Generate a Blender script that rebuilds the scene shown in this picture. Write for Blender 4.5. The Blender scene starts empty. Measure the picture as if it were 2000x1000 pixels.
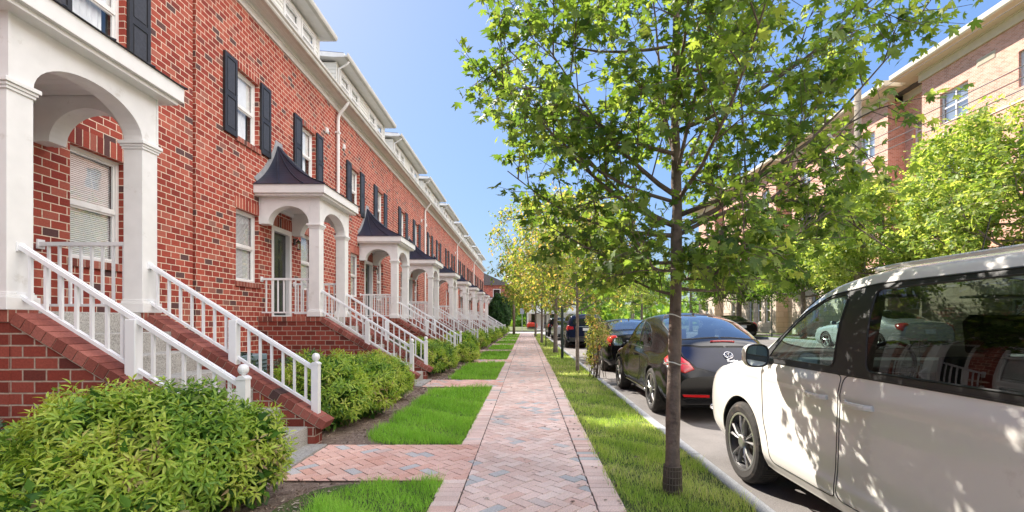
import bpy, bmesh, math, random
import numpy as np
from mathutils import Vector, Matrix
from mathutils.geometry import delaunay_2d_cdt

# ------------------------------------------------------------------ camera, sky, sun, exposure
sc = bpy.context.scene
C = sc.collection
cam_d = bpy.data.cameras.new('camera'); cam = bpy.data.objects.new('camera', cam_d); C.objects.link(cam)
cam.location = (0, 0, 1.30); cam.rotation_euler = (math.radians(90), 0, 0)
cam_d.sensor_width = 36; cam_d.lens = 36 * 930 / 2000
cam_d.shift_x = -29 / 2000; cam_d.shift_y = 127 / 2000
cam_d.clip_start = 0.05; cam_d.clip_end = 2000
sc.camera = cam

SUN_TO = Vector((-1.0, 1.0, 1.32)).normalized()
SUN_EL = math.asin(SUN_TO.z); SUN_AZ = math.atan2(SUN_TO.x, SUN_TO.y)
w = bpy.data.worlds.new('World'); sc.world = w; w.use_nodes = True
wn = w.node_tree; wn.nodes.clear()
sky = wn.nodes.new('ShaderNodeTexSky'); sky.sky_type = 'NISHITA'; sky.sun_disc = False
sky.sun_elevation = SUN_EL; sky.sun_rotation = SUN_AZ % (2 * math.pi)
sky.air_density = 1.0; sky.dust_density = 1.1; sky.ozone_density = 4.0; sky.altitude = 50
bg = wn.nodes.new('ShaderNodeBackground'); bg.inputs[1].default_value = 0.15
wo = wn.nodes.new('ShaderNodeOutputWorld')
hs = wn.nodes.new('ShaderNodeHueSaturation'); hs.inputs['Saturation'].default_value = 1.0
bw = wn.nodes.new('ShaderNodeRGBToBW'); pw = wn.nodes.new('ShaderNodeMath'); pw.operation = 'POWER'; pw.inputs[1].default_value = -0.62
mu = wn.nodes.new('ShaderNodeMath'); mu.operation = 'MULTIPLY'; mu.inputs[1].default_value = 1.6
vs_ = wn.nodes.new('ShaderNodeVectorMath'); vs_.operation = 'SCALE'
wn.links.new(sky.outputs[0], bw.inputs[0]); wn.links.new(bw.outputs[0], pw.inputs[0]); wn.links.new(pw.outputs[0], mu.inputs[0])
wn.links.new(sky.outputs[0], hs.inputs['Color']); wn.links.new(hs.outputs[0], vs_.inputs[0]); wn.links.new(mu.outputs[0], vs_.inputs['Scale'])
# bright cloud added out of view, high on the right, to fill shaded fronts
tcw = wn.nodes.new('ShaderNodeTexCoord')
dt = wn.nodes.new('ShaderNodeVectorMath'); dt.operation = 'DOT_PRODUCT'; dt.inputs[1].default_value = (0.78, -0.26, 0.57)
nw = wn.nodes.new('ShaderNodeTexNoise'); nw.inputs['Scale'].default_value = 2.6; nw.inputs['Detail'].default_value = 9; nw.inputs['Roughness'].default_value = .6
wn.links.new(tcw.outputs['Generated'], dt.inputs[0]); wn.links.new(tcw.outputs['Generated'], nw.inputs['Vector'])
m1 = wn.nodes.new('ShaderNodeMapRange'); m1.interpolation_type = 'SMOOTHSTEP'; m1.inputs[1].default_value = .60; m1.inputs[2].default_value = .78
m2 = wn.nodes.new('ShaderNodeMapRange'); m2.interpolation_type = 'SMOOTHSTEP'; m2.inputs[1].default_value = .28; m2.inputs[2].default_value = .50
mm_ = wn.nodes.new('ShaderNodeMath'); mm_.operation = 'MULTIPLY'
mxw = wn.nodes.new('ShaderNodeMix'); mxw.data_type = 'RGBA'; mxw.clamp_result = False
FILL_CLOUD = 12.0
mxw.inputs[7].default_value = (FILL_CLOUD, FILL_CLOUD * .955, FILL_CLOUD * .915, 1)
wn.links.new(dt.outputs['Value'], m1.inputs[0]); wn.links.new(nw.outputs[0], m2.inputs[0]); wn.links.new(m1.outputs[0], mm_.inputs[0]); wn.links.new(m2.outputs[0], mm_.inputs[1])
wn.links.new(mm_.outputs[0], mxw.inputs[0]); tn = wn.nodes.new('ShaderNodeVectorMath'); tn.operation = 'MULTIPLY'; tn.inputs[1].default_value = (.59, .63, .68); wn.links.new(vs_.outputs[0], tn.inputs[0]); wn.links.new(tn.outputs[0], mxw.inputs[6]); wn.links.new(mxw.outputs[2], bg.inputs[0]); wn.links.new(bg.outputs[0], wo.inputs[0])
sd = bpy.data.lights.new('sun', 'SUN'); sd.energy = 4.5; sd.angle = math.radians(0.5); sd.color = (1.0, 0.93, 0.84)
so = bpy.data.objects.new('sun', sd); C.objects.link(so); so.location = (-30, 30, 40)
so.rotation_euler = SUN_TO.to_track_quat('Z', 'Y').to_euler()
sc.view_settings.view_transform = 'Standard'; sc.view_settings.look = 'None'
sc.view_settings.gamma = 1.0; sc.view_settings.exposure = 1.3
sc.cycles.max_bounces = 10; sc.cycles.transparent_max_bounces = 16
sc.cycles.diffuse_bounces = 5

# ------------------------------------------------------------------ materials
def _nt(name):
    m = bpy.data.materials.new(name); m.use_nodes = True
    nt = m.node_tree; nt.nodes.clear()
    out = nt.nodes.new('ShaderNodeOutputMaterial')
    return m, nt, out
def N(nt, t, **kw):
    n = nt.nodes.new(t)
    for k, v in kw.items():
        if k.startswith('i_'):
            key = k[2:].replace('_', ' ')
            n.inputs[key].default_value = v
        else: setattr(n, k, v)
    return n
def c4(c): return (c[0], c[1], c[2], 1)
def ramp(nt, stops, interp='LINEAR'):
    r = nt.nodes.new('ShaderNodeValToRGB'); cr = r.color_ramp; cr.interpolation = interp
    while len(cr.elements) > 1: cr.elements.remove(cr.elements[-1])
    cr.elements[0].position = stops[0][0]; cr.elements[0].color = c4(stops[0][1])
    for p, c in stops[1:]:
        e = cr.elements.new(p); e.color = c4(c)
    return r
def pm(name, col, rough=.5, metal=0, var=.12, vs=6, bump=0, bs=60, coat=0, spec=.5, dirt=None, emit=None):
    """plain surface with noise variation, optional fine bump and dirt blotches"""
    m, nt, out = _nt(name); L = nt.links.new
    p = N(nt, 'ShaderNodeBsdfPrincipled'); L(p.outputs[0], out.inputs[0])
    p.inputs['Roughness'].default_value = rough; p.inputs['Metallic'].default_value = metal
    p.inputs['Coat Weight'].default_value = coat; p.inputs['Coat Roughness'].default_value = .04
    p.inputs['Specular IOR Level'].default_value = spec
    tc = N(nt, 'ShaderNodeTexCoord')
    nz = N(nt, 'ShaderNodeTexNoise'); nz.inputs['Scale'].default_value = vs; nz.inputs['Detail'].default_value = 6
    L(tc.outputs['Object'], nz.inputs['Vector'])
    a = [max(0, x * (1 - var)) for x in col]; b = [min(1, x * (1 + var)) for x in col]
    r = ramp(nt, [(.3, a), (.7, b)]); L(nz.outputs[0], r.inputs[0]); cc = r.outputs[0]
    if dirt:
        n2 = N(nt, 'ShaderNodeTexNoise'); n2.inputs['Scale'].default_value = dirt[1]; n2.inputs['Detail'].default_value = 8
        n2.inputs['Roughness'].default_value = .7
        L(tc.outputs['Object'], n2.inputs['Vector'])
        r2 = ramp(nt, [(dirt[2], (0, 0, 0)), (dirt[2] + .12, (1, 1, 1))]); L(n2.outputs[0], r2.inputs[0])
        mx = N(nt, 'ShaderNodeMix', data_type='RGBA'); L(r2.outputs[0], mx.inputs[0]); L(cc, mx.inputs[6])
        mx.inputs[7].default_value = c4(dirt[0]); cc = mx.outputs[2]
    L(cc, p.inputs['Base Color'])
    if bump:
        n3 = N(nt, 'ShaderNodeTexNoise'); n3.inputs['Scale'].default_value = bs; n3.inputs['Detail'].default_value = 5
        L(tc.outputs['Object'], n3.inputs['Vector'])
        bp = N(nt, 'ShaderNodeBump'); bp.inputs['Strength'].default_value = bump; bp.inputs['Distance'].default_value = .01
        L(n3.outputs[0], bp.inputs['Height']); L(bp.outputs[0], p.inputs['Normal'])
    if emit:
        p.inputs['Emission Color'].default_value = c4(emit[0]); p.inputs['Emission Strength'].default_value = emit[1]
    return m

def brick_mat(name, bw, bh, mortar, stops, mcol, soldier=False, bump=.6):
    """running-bond brick on UVs in metres; stops colour each brick by a random value"""
    m, nt, out = _nt(name); L = nt.links.new
    p = N(nt, 'ShaderNodeBsdfPrincipled'); L(p.outputs[0], out.inputs[0]); p.inputs['Roughness'].default_value = .85
    p.inputs['Specular IOR Level'].default_value = .25
    uv = N(nt, 'ShaderNodeUVMap'); uv.uv_map = 'UVMap'
    wob = N(nt, 'ShaderNodeTexNoise'); wob.inputs['Scale'].default_value = 9; wob.inputs['Detail'].default_value = 3
    L(uv.outputs[0], wob.inputs['Vector'])
    sub = N(nt, 'ShaderNodeVectorMath', operation='SUBTRACT'); L(wob.outputs[1], sub.inputs[0]); sub.inputs[1].default_value = (.5, .5, .5)
    scl = N(nt, 'ShaderNodeVectorMath', operation='SCALE'); L(sub.outputs[0], scl.inputs[0]); scl.inputs['Scale'].default_value = .006
    add = N(nt, 'ShaderNodeVectorMath', operation='ADD'); L(uv.outputs[0], add.inputs[0]); L(scl.outputs[0], add.inputs[1])
    def br(c1, c2, mo):
        b = N(nt, 'ShaderNodeTexBrick'); L(add.outputs[0], b.inputs['Vector'])
        b.inputs['Scale'].default_value = 1; b.inputs['Mortar Size'].default_value = mortar
        b.inputs['Brick Width'].default_value = bw; b.inputs['Row Height'].default_value = bh
        b.inputs['Mortar Smooth'].default_value = .25; b.inputs['Bias'].default_value = 0
        if soldier: b.offset = 0
        b.inputs['Color1'].default_value = c1; b.inputs['Color2'].default_value = c2; b.inputs['Mortar'].default_value = mo
        return b
    b = br((0, 0, 0, 1), (1, 1, 1, 1), (.5, .5, .5, 1))
    r = ramp(nt, stops); L(b.outputs[0], r.inputs[0])
    # grain within each brick
    g = N(nt, 'ShaderNodeTexNoise'); g.inputs['Scale'].default_value = 60; g.inputs['Detail'].default_value = 6; g.inputs['Roughness'].default_value = .7
    L(uv.outputs[0], g.inputs['Vector'])
    gr = ramp(nt, [(.25, (.72, .72, .72)), (.75, (1.25, 1.25, 1.25))]); L(g.outputs[0], gr.inputs[0])
    mu = N(nt, 'ShaderNodeMix', data_type='RGBA', blend_type='MULTIPLY'); mu.inputs[0].default_value = 1
    L(r.outputs[0], mu.inputs[6]); L(gr.outputs[0], mu.inputs[7])
    big = N(nt, 'ShaderNodeTexNoise'); big.inputs['Scale'].default_value = .8; big.inputs['Detail'].default_value = 5
    L(uv.outputs[0], big.inputs['Vector'])
    bgr = ramp(nt, [(.3, (.78, .78, .79)), (.7, (1.14, 1.1, 1.1))]); L(big.outputs[0], bgr.inputs[0])
    mu2 = N(nt, 'ShaderNodeMix', data_type='RGBA', blend_type='MULTIPLY'); mu2.inputs[0].default_value = 1
    L(mu.outputs[2], mu2.inputs[6]); L(bgr.outputs[0], mu2.inputs[7])
    mm = N(nt, 'ShaderNodeTexNoise'); mm.inputs['Scale'].default_value = 25; L(uv.outputs[0], mm.inputs['Vector'])
    mr = ramp(nt, [(.3, [x * .75 for x in mcol]), (.7, [min(1, x * 1.15) for x in mcol])]); L(mm.outputs[0], mr.inputs[0])
    fx = N(nt, 'ShaderNodeMix', data_type='RGBA'); L(b.outputs['Fac'], fx.inputs[0]); L(mu2.outputs[2], fx.inputs[6]); L(mr.outputs[0], fx.inputs[7])
    L(fx.outputs[2], p.inputs['Base Color'])
    hh = N(nt, 'ShaderNodeMath', operation='MULTIPLY_ADD'); L(b.outputs['Fac'], hh.inputs[0]); hh.inputs[1].default_value = -1
    gs = N(nt, 'ShaderNodeMath', operation='MULTIPLY'); L(g.outputs[0], gs.inputs[0]); gs.inputs[1].default_value = .5
    L(gs.outputs[0], hh.inputs[2])
    bp = N(nt, 'ShaderNodeBump'); bp.inputs['Strength'].default_value = bump; bp.inputs['Distance'].default_value = .006
    L(hh.outputs[0], bp.inputs['Height']); L(bp.outputs[0], p.inputs['Normal'])
    return m

def leaf_mat(name, stops, trans=.5, rough=.5, tcol=None, tone=0):
    """each leaf (mesh island) takes its own colour; light passes through"""
    m, nt, out = _nt(name); L = nt.links.new
    gi = N(nt, 'ShaderNodeNewGeometry')
    r = ramp(nt, stops)
    if tone:                                                     # each spray of leaves shares an age tone
        at = N(nt, 'ShaderNodeAttribute'); at.attribute_name = 'tone'
        a1 = N(nt, 'ShaderNodeMath', operation='MULTIPLY'); L(gi.outputs['Random Per Island'], a1.inputs[0]); a1.inputs[1].default_value = 1 - tone
        a2 = N(nt, 'ShaderNodeMath', operation='MULTIPLY_ADD'); L(at.outputs['Fac'], a2.inputs[0]); a2.inputs[1].default_value = tone; L(a1.outputs[0], a2.inputs[2]); L(a2.outputs[0], r.inputs[0])
    else: L(gi.outputs['Random Per Island'], r.inputs[0])
    p = N(nt, 'ShaderNodeBsdfPrincipled'); p.inputs['Roughness'].default_value = rough
    p.inputs['Specular IOR Level'].default_value = .35
    L(r.outputs[0], p.inputs['Base Color'])
    t = N(nt, 'ShaderNodeBsdfTranslucent')
    tm = N(nt, 'ShaderNodeMix', data_type='RGBA', blend_type='MULTIPLY'); tm.inputs[0].default_value = 1
    L(r.outputs[0], tm.inputs[6]); tm.inputs[7].default_value = c4(tcol or (2.2, 2.0, .8))
    L(tm.outputs[2], t.inputs[0])
    mx = N(nt, 'ShaderNodeMixShader'); mx.inputs[0].default_value = trans
    L(p.outputs[0], mx.inputs[1]); L(t.outputs[0], mx.inputs[2]); L(mx.outputs[0], out.inputs[0])
    return m

def island_mat(name, stops, rough=.85, bump=.4, bs=150, speck=.25, ss=120):
    m, nt, out = _nt(name); L = nt.links.new
    gi = N(nt, 'ShaderNodeNewGeometry')
    r = ramp(nt, stops); L(gi.outputs['Random Per Island'], r.inputs[0])
    tc = N(nt, 'ShaderNodeTexCoord')
    n = N(nt, 'ShaderNodeTexNoise'); n.inputs['Scale'].default_value = ss; n.inputs['Detail'].default_value = 4; L(tc.outputs['Object'], n.inputs['Vector'])
    r2 = ramp(nt, [(.3, [1 - speck] * 3), (.7, [1 + speck] * 3)]); L(n.outputs[0], r2.inputs[0])
    n4 = N(nt, 'ShaderNodeTexNoise'); n4.inputs['Scale'].default_value = 1.3; n4.inputs['Detail'].default_value = 6; L(tc.outputs['Object'], n4.inputs['Vector'])
    r4 = ramp(nt, [(.3, (.82, .82, .82)), (.7, (1.12, 1.12, 1.12))]); L(n4.outputs[0], r4.inputs[0])
    mu = N(nt, 'ShaderNodeMix', data_type='RGBA', blend_type='MULTIPLY'); mu.inputs[0].default_value = 1
    L(r.outputs[0], mu.inputs[6]); L(r2.outputs[0], mu.inputs[7])
    mu2 = N(nt, 'ShaderNodeMix', data_type='RGBA', blend_type='MULTIPLY'); mu2.inputs[0].default_value = 1
    L(mu.outputs[2], mu2.inputs[6]); L(r4.outputs[0], mu2.inputs[7])
    p = N(nt, 'ShaderNodeBsdfPrincipled'); p.inputs['Roughness'].default_value = rough; p.inputs['Specular IOR Level'].default_value = .3
    L(mu2.outputs[2], p.inputs['Base Color'])
    bp = N(nt, 'ShaderNodeBump'); bp.inputs['Strength'].default_value = bump; bp.inputs['Distance'].default_value = .003
    L(n.outputs[0], bp.inputs['Height']); L(bp.outputs[0], p.inputs['Normal']); L(p.outputs[0], out.inputs[0])
    return m

def glass_mat(name, tint, refl=1.0, rough=.01, base=.05):
    """thin window glass: what is behind it through a tint, plus reflections growing at grazing angles"""
    m, nt, out = _nt(name); L = nt.links.new
    tr = N(nt, 'ShaderNodeBsdfTransparent'); tr.inputs[0].default_value = c4(tint)
    gl = N(nt, 'ShaderNodeBsdfGlossy'); gl.inputs['Roughness'].default_value = rough; gl.inputs[0].default_value = (1, 1, 1, 1)
    ge = N(nt, 'ShaderNodeNewGeometry'); dp = N(nt, 'ShaderNodeVectorMath', operation='DOT_PRODUCT'); L(ge.outputs['Incoming'], dp.inputs[0]); L(ge.outputs['Normal'], dp.inputs[1])
    ab = N(nt, 'ShaderNodeMath', operation='ABSOLUTE'); L(dp.outputs['Value'], ab.inputs[0])
    om = N(nt, 'ShaderNodeMath', operation='SUBTRACT'); om.inputs[0].default_value = 1; L(ab.outputs[0], om.inputs[1])
    p5 = N(nt, 'ShaderNodeMath', operation='POWER'); L(om.outputs[0], p5.inputs[0]); p5.inputs[1].default_value = 5
    fr = N(nt, 'ShaderNodeMath', operation='MULTIPLY_ADD'); L(p5.outputs[0], fr.inputs[0]); fr.inputs[1].default_value = .9; fr.inputs[2].default_value = .08
    ma = N(nt, 'ShaderNodeMath', operation='MULTIPLY_ADD'); L(fr.outputs[0], ma.inputs[0]); ma.inputs[1].default_value = refl; ma.inputs[2].default_value = base
    ma.use_clamp = True
    tc = N(nt, 'ShaderNodeTexCoord'); n = N(nt, 'ShaderNodeTexNoise'); n.inputs['Scale'].default_value = 1.7; L(tc.outputs['Object'], n.inputs['Vector'])
    bp = N(nt, 'ShaderNodeBump'); bp.inputs['Strength'].default_value = .03; bp.inputs['Distance'].default_value = .05; L(n.outputs[0], bp.inputs['Height'])
    L(bp.outputs[0], gl.inputs['Normal'])
    mx = N(nt, 'ShaderNodeMixShader'); L(ma.outputs[0], mx.inputs[0]); L(tr.outputs[0], mx.inputs[1]); L(gl.outputs[0], mx.inputs[2])
    L(mx.outputs[0], out.inputs[0]); return m

def ground_mat(name, cols, scale, rough=.95, bump=.5, fine=180, patch=None):
    m, nt, out = _nt(name); L = nt.links.new
    tc = N(nt, 'ShaderNodeTexCoord')
    n1 = N(nt, 'ShaderNodeTexNoise'); n1.inputs['Scale'].default_value = scale; n1.inputs['Detail'].default_value = 10; n1.inputs['Roughness'].default_value = .65
    n2 = N(nt, 'ShaderNodeTexNoise'); n2.inputs['Scale'].default_value = fine; n2.inputs['Detail'].default_value = 4
    L(tc.outputs['Object'], n1.inputs['Vector']); L(tc.outputs['Object'], n2.inputs['Vector'])
    r = ramp(nt, [(.25 + .5 * i / (len(cols) - 1), c) for i, c in enumerate(cols)]); L(n1.outputs[0], r.inputs[0])
    r2 = ramp(nt, [(.3, (.6, .6, .6)), (.7, (1.4, 1.4, 1.4))]); L(n2.outputs[0], r2.inputs[0])
    mu = N(nt, 'ShaderNodeMix', data_type='RGBA', blend_type='MULTIPLY'); mu.inputs[0].default_value = 1
    L(r.outputs[0], mu.inputs[6]); L(r2.outputs[0], mu.inputs[7])
    p = N(nt, 'ShaderNodeBsdfPrincipled'); p.inputs['Roughness'].default_value = rough; p.inputs['Specular IOR Level'].default_value = .25
    L(mu.outputs[2], p.inputs['Base Color'])
    bp = N(nt, 'ShaderNodeBump'); bp.inputs['Strength'].default_value = bump; bp.inputs['Distance'].default_value = .01
    L(n2.outputs[0], bp.inputs['Height']); L(bp.outputs[0], p.inputs['Normal']); L(p.outputs[0], out.inputs[0])
    return m

BR = [(0, (.11, .060, .060)), (.05, (.13, .065, .06)), (.08, (.24, .044, .033)), (.35, (.32, .058, .041)), (.7, (.38, .080, .052)), (.93, (.44, .13, .09)), (1, (.22, .11, .09))]
M = {}
M['brick'] = brick_mat('red_brick', .185, .0925, .0056, BR, (.80, .68, .54))
M['brick_soldier'] = brick_mat('red_brick_soldier', .0925, .40, .0056, BR, (.80, .68, .54), soldier=True)
BD = [(0, (.05, .03, .03)), (.1, (.16, .035, .025)), (.5, (.22, .045, .032)), (1, (.28, .07, .05))]
M['brick_step'] = brick_mat('stair_brick', .185, .0925, .007, BD, (.40, .32, .26))
M['brick_cap'] = brick_mat('cap_brick', .0925, 3.0, .006, [(0, (.09, .05, .045)), (.15, (.25, .07, .05)), (.6, (.36, .11, .08)), (1, (.42, .15, .11))], (.5, .38, .3), soldier=True)
M['white'] = pm('white_painted_trim', (.77, .77, .765), .45, var=.045, bump=.05, bs=40, dirt=((.58, .56, .52), 3.5, .60))
M['peel'] = pm('weathered_white_paint', (.78, .78, .77), .5, var=.04, bump=.1, bs=30, dirt=((.38, .30, .24), 22, .68))
M['rail'] = pm('white_rail_metal', (.80, .81, .83), .3, var=.02, dirt=((.5, .45, .4), 18, .74))
M['vinyl'] = pm('white_siding', (.74, .74, .70), .6, var=.04)
M['black'] = pm('black_shutter_paint', (.017, .017, .020), .5, var=.25, vs=20)
M['shut2'] = pm('shutter_panel', (.034, .035, .041), .5, var=.3, vs=30, bump=.2, bs=90)
M['roofmetal'] = pm('black_standing_seam_metal', (.009, .013, .032), .42, var=.3, vs=3, bump=.05)
M['flash'] = pm('grey_lead_flashing', (.30, .31, .33), .5, var=.15, vs=10, bump=.2)
M['gut'] = pm('aged_gutter', (.60, .59, .55), .5, var=.12, vs=3, dirt=((.22, .2, .18), 6, .6))
M['shingle'] = ground_mat('grey_shingles', [(.08, .08, .085), (.16, .155, .15)], 5, .9)
M['blind'] = pm('white_blinds', (.84, .85, .86), .6, var=.05)
M['curtain'] = pm('pale_curtain', (.84, .84, .83), .8, var=.08)
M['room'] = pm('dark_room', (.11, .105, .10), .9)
M['pane'] = glass_mat('window_glass', (.95, .97, .98), 1.0, .005, .05)
M['doorp'] = pm('dark_door_paint', (.018, .020, .024), .25, var=.3, coat=.3)
M['brass'] = pm('bronze_metal', (.05, .035, .03), .4, .8)
M['lampg'] = glass_mat('lantern_glass', (.8, .8, .78), 1, .05, .1)
M['conc'] = ground_mat('concrete', [(.30, .29, .27), (.42, .41, .39)], 4, .9, .3, 90)
M['kerb'] = ground_mat('granite_kerb', [(.26, .27, .28), (.38, .39, .41)], 9, .8, .6, 120)
M['asphalt'] = ground_mat('asphalt', [(.155, .145, .137), (.205, .19, .18), (.26, .24, .228)], 1.4, .9, .5, 260)
M['mulch'] = ground_mat('bark_mulch', [(.12, .08, .065), (.23, .17, .14), (.33, .26, .21)], 14, .95, 1.0, 120)
M['soil'] = ground_mat('turf_soil', [(.05, .075, .02), (.07, .11, .03), (.13, .12, .06)], 3, .95, .8, 90)
M['far'] = ground_mat('far_ground', [(.10, .12, .05), (.16, .17, .08)], .4, .95)
M['mortarbed'] = ground_mat('joint_sand', [(.05, .035, .03), (.10, .07, .06)], 20, .95)
M['paver'] = island_mat('clay_pavers', [(0, (.48, .48, .48)), (.07, (.62, .60, .59)), (.10, (.74, .53, .46)), (.45, (.82, .625, .55)), (.75, (.86, .69, .62)), (1, (.74, .49, .41))])
M['paverb'] = island_mat('entry_pavers', [(0, (.48, .48, .49)), (.12, (.58, .55, .54)), (.15, (.70, .42, .35)), (.6, (.80, .54, .46)), (1, (.68, .38, .30))])
M['chip'] = island_mat('mulch_chips', [(0, (.09, .055, .04)), (.5, (.22, .15, .115)), (.85, (.38, .29, .23)), (1, (.52, .43, .36))])
M['bark'] = pm('maple_bark', (.17, .125, .10), .9, var=.35, vs=14, bump=1.0, bs=45, dirt=((.07, .05, .04), 9, .55))
M['bark2'] = pm('grey_bark', (.20, .165, .14), .9, var=.35, vs=10, bump=1.0, bs=40)
M['maple'] = leaf_mat('maple_leaf', [(0, (.06, .115, .03)), (.35, (.115, .19, .045)), (.75, (.20, .285, .07)), (1, (.34, .40, .13))], .5, .5, (1.75, 1.75, .7))
M['green1'] = leaf_mat('street_tree_leaf', [(0, (.09, .17, .03)), (.45, (.18, .27, .05)), (.72, (.32, .37, .09)), (.88, (.52, .44, .16)), (1, (.58, .36, .22))], .45, .5, (2.0, 1.8, .8))
M['green2'] = leaf_mat('deep_green_leaf', [(0, (.05, .12, .025)), (.6, (.12, .23, .04)), (1, (.22, .32, .08))], .4, .5)
M['green3'] = leaf_mat('bright_green_leaf', [(0, (.11, .19, .04)), (.5, (.24, .35, .085)), (1, (.46, .50, .22))], .45, .5)
M['nandina'] = leaf_mat('nandina_leaf', [(0, (.05, .12, .028)), (.22, (.12, .24, .04)), (.42, (.26, .40, .06)), (.70, (.46, .54, .10)), (.84, (.52, .56, .14)), (.90, (.36, .30, .15)), (1, (.40, .26, .19))], .35, .4, (1.8, 1.8, .7), tone=.72)
M['nandina_shaded'] = leaf_mat('nandina_shaded_leaf', [(0, (.035, .09, .022)), (.5, (.07, .17, .03)), (.85, (.13, .25, .045)), (1, (.24, .18, .11))], .3, .4)  # leaf colour darkened to paint in the shade inside the bushes
M['azalea'] = leaf_mat('azalea_leaf', [(0, (.03, .06, .035)), (.6, (.06, .11, .07)), (1, (.16, .19, .15))], .25, .4)
M['pinkleaf'] = leaf_mat('tinted_shoot_leaf', [(0, (.16, .24, .05)), (.6, (.34, .38, .12)), (.85, (.50, .42, .2)), (1, (.52, .24, .18))], .4, .5)
M['holly'] = leaf_mat('clipped_hedge_leaf', [(0, (.012, .045, .012)), (.6, (.03, .09, .02)), (1, (.06, .13, .03))], .25, .4)
M['grass'] = leaf_mat('grass_blade', [(0, (.17, .30, .045)), (.32, (.38, .54, .10)), (.52, (.58, .66, .20)), (.70, (.76, .74, .40)), (1, (.86, .80, .55))], .35, .5, (1.6, 1.6, .8), tone=.6)
M['lawn'] = leaf_mat('lawn_blade', [(0, (.17, .36, .04)), (.5, (.30, .58, .07)), (.9, (.46, .68, .13)), (1, (.52, .56, .22))], .35, .5, (1.6, 1.6, .8), tone=.5)
M['stem'] = pm('woody_stem', (.10, .07, .05), .9)

# ------------------------------------------------------------------ scene helpers
def tag(o, label=None, cat=None, group=None, kind=None):
    if label: o['label'] = label
    if cat: o['category'] = cat
    if group: o['group'] = group
    if kind: o['kind'] = kind
    return o
def empty(name, loc=(0, 0, 0), rz=0, label=None, cat=None, group=None, parent=None):
    o = bpy.data.objects.new(name, None); C.objects.link(o); o.location = loc; o.rotation_euler = (0, 0, rz)
    o.empty_display_size = .2
    if parent: o.parent = parent
    return tag(o, label, cat, group)
CH = {}
def link(name, me, parent=None, loc=None):
    o = bpy.data.objects.new(name, me); C.objects.link(o)
    if parent is not None:
        o.parent = parent; CH.setdefault(parent.name, []).append(o)
    if loc: o.location = loc
    return o
def copy_tree(o, parent=None):
    c = o.copy(); C.objects.link(c); c.parent = parent
    if parent is not None: CH.setdefault(parent.name, []).append(c)
    for ch in list(CH.get(o.name, [])): copy_tree(ch, c)
    return c

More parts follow.
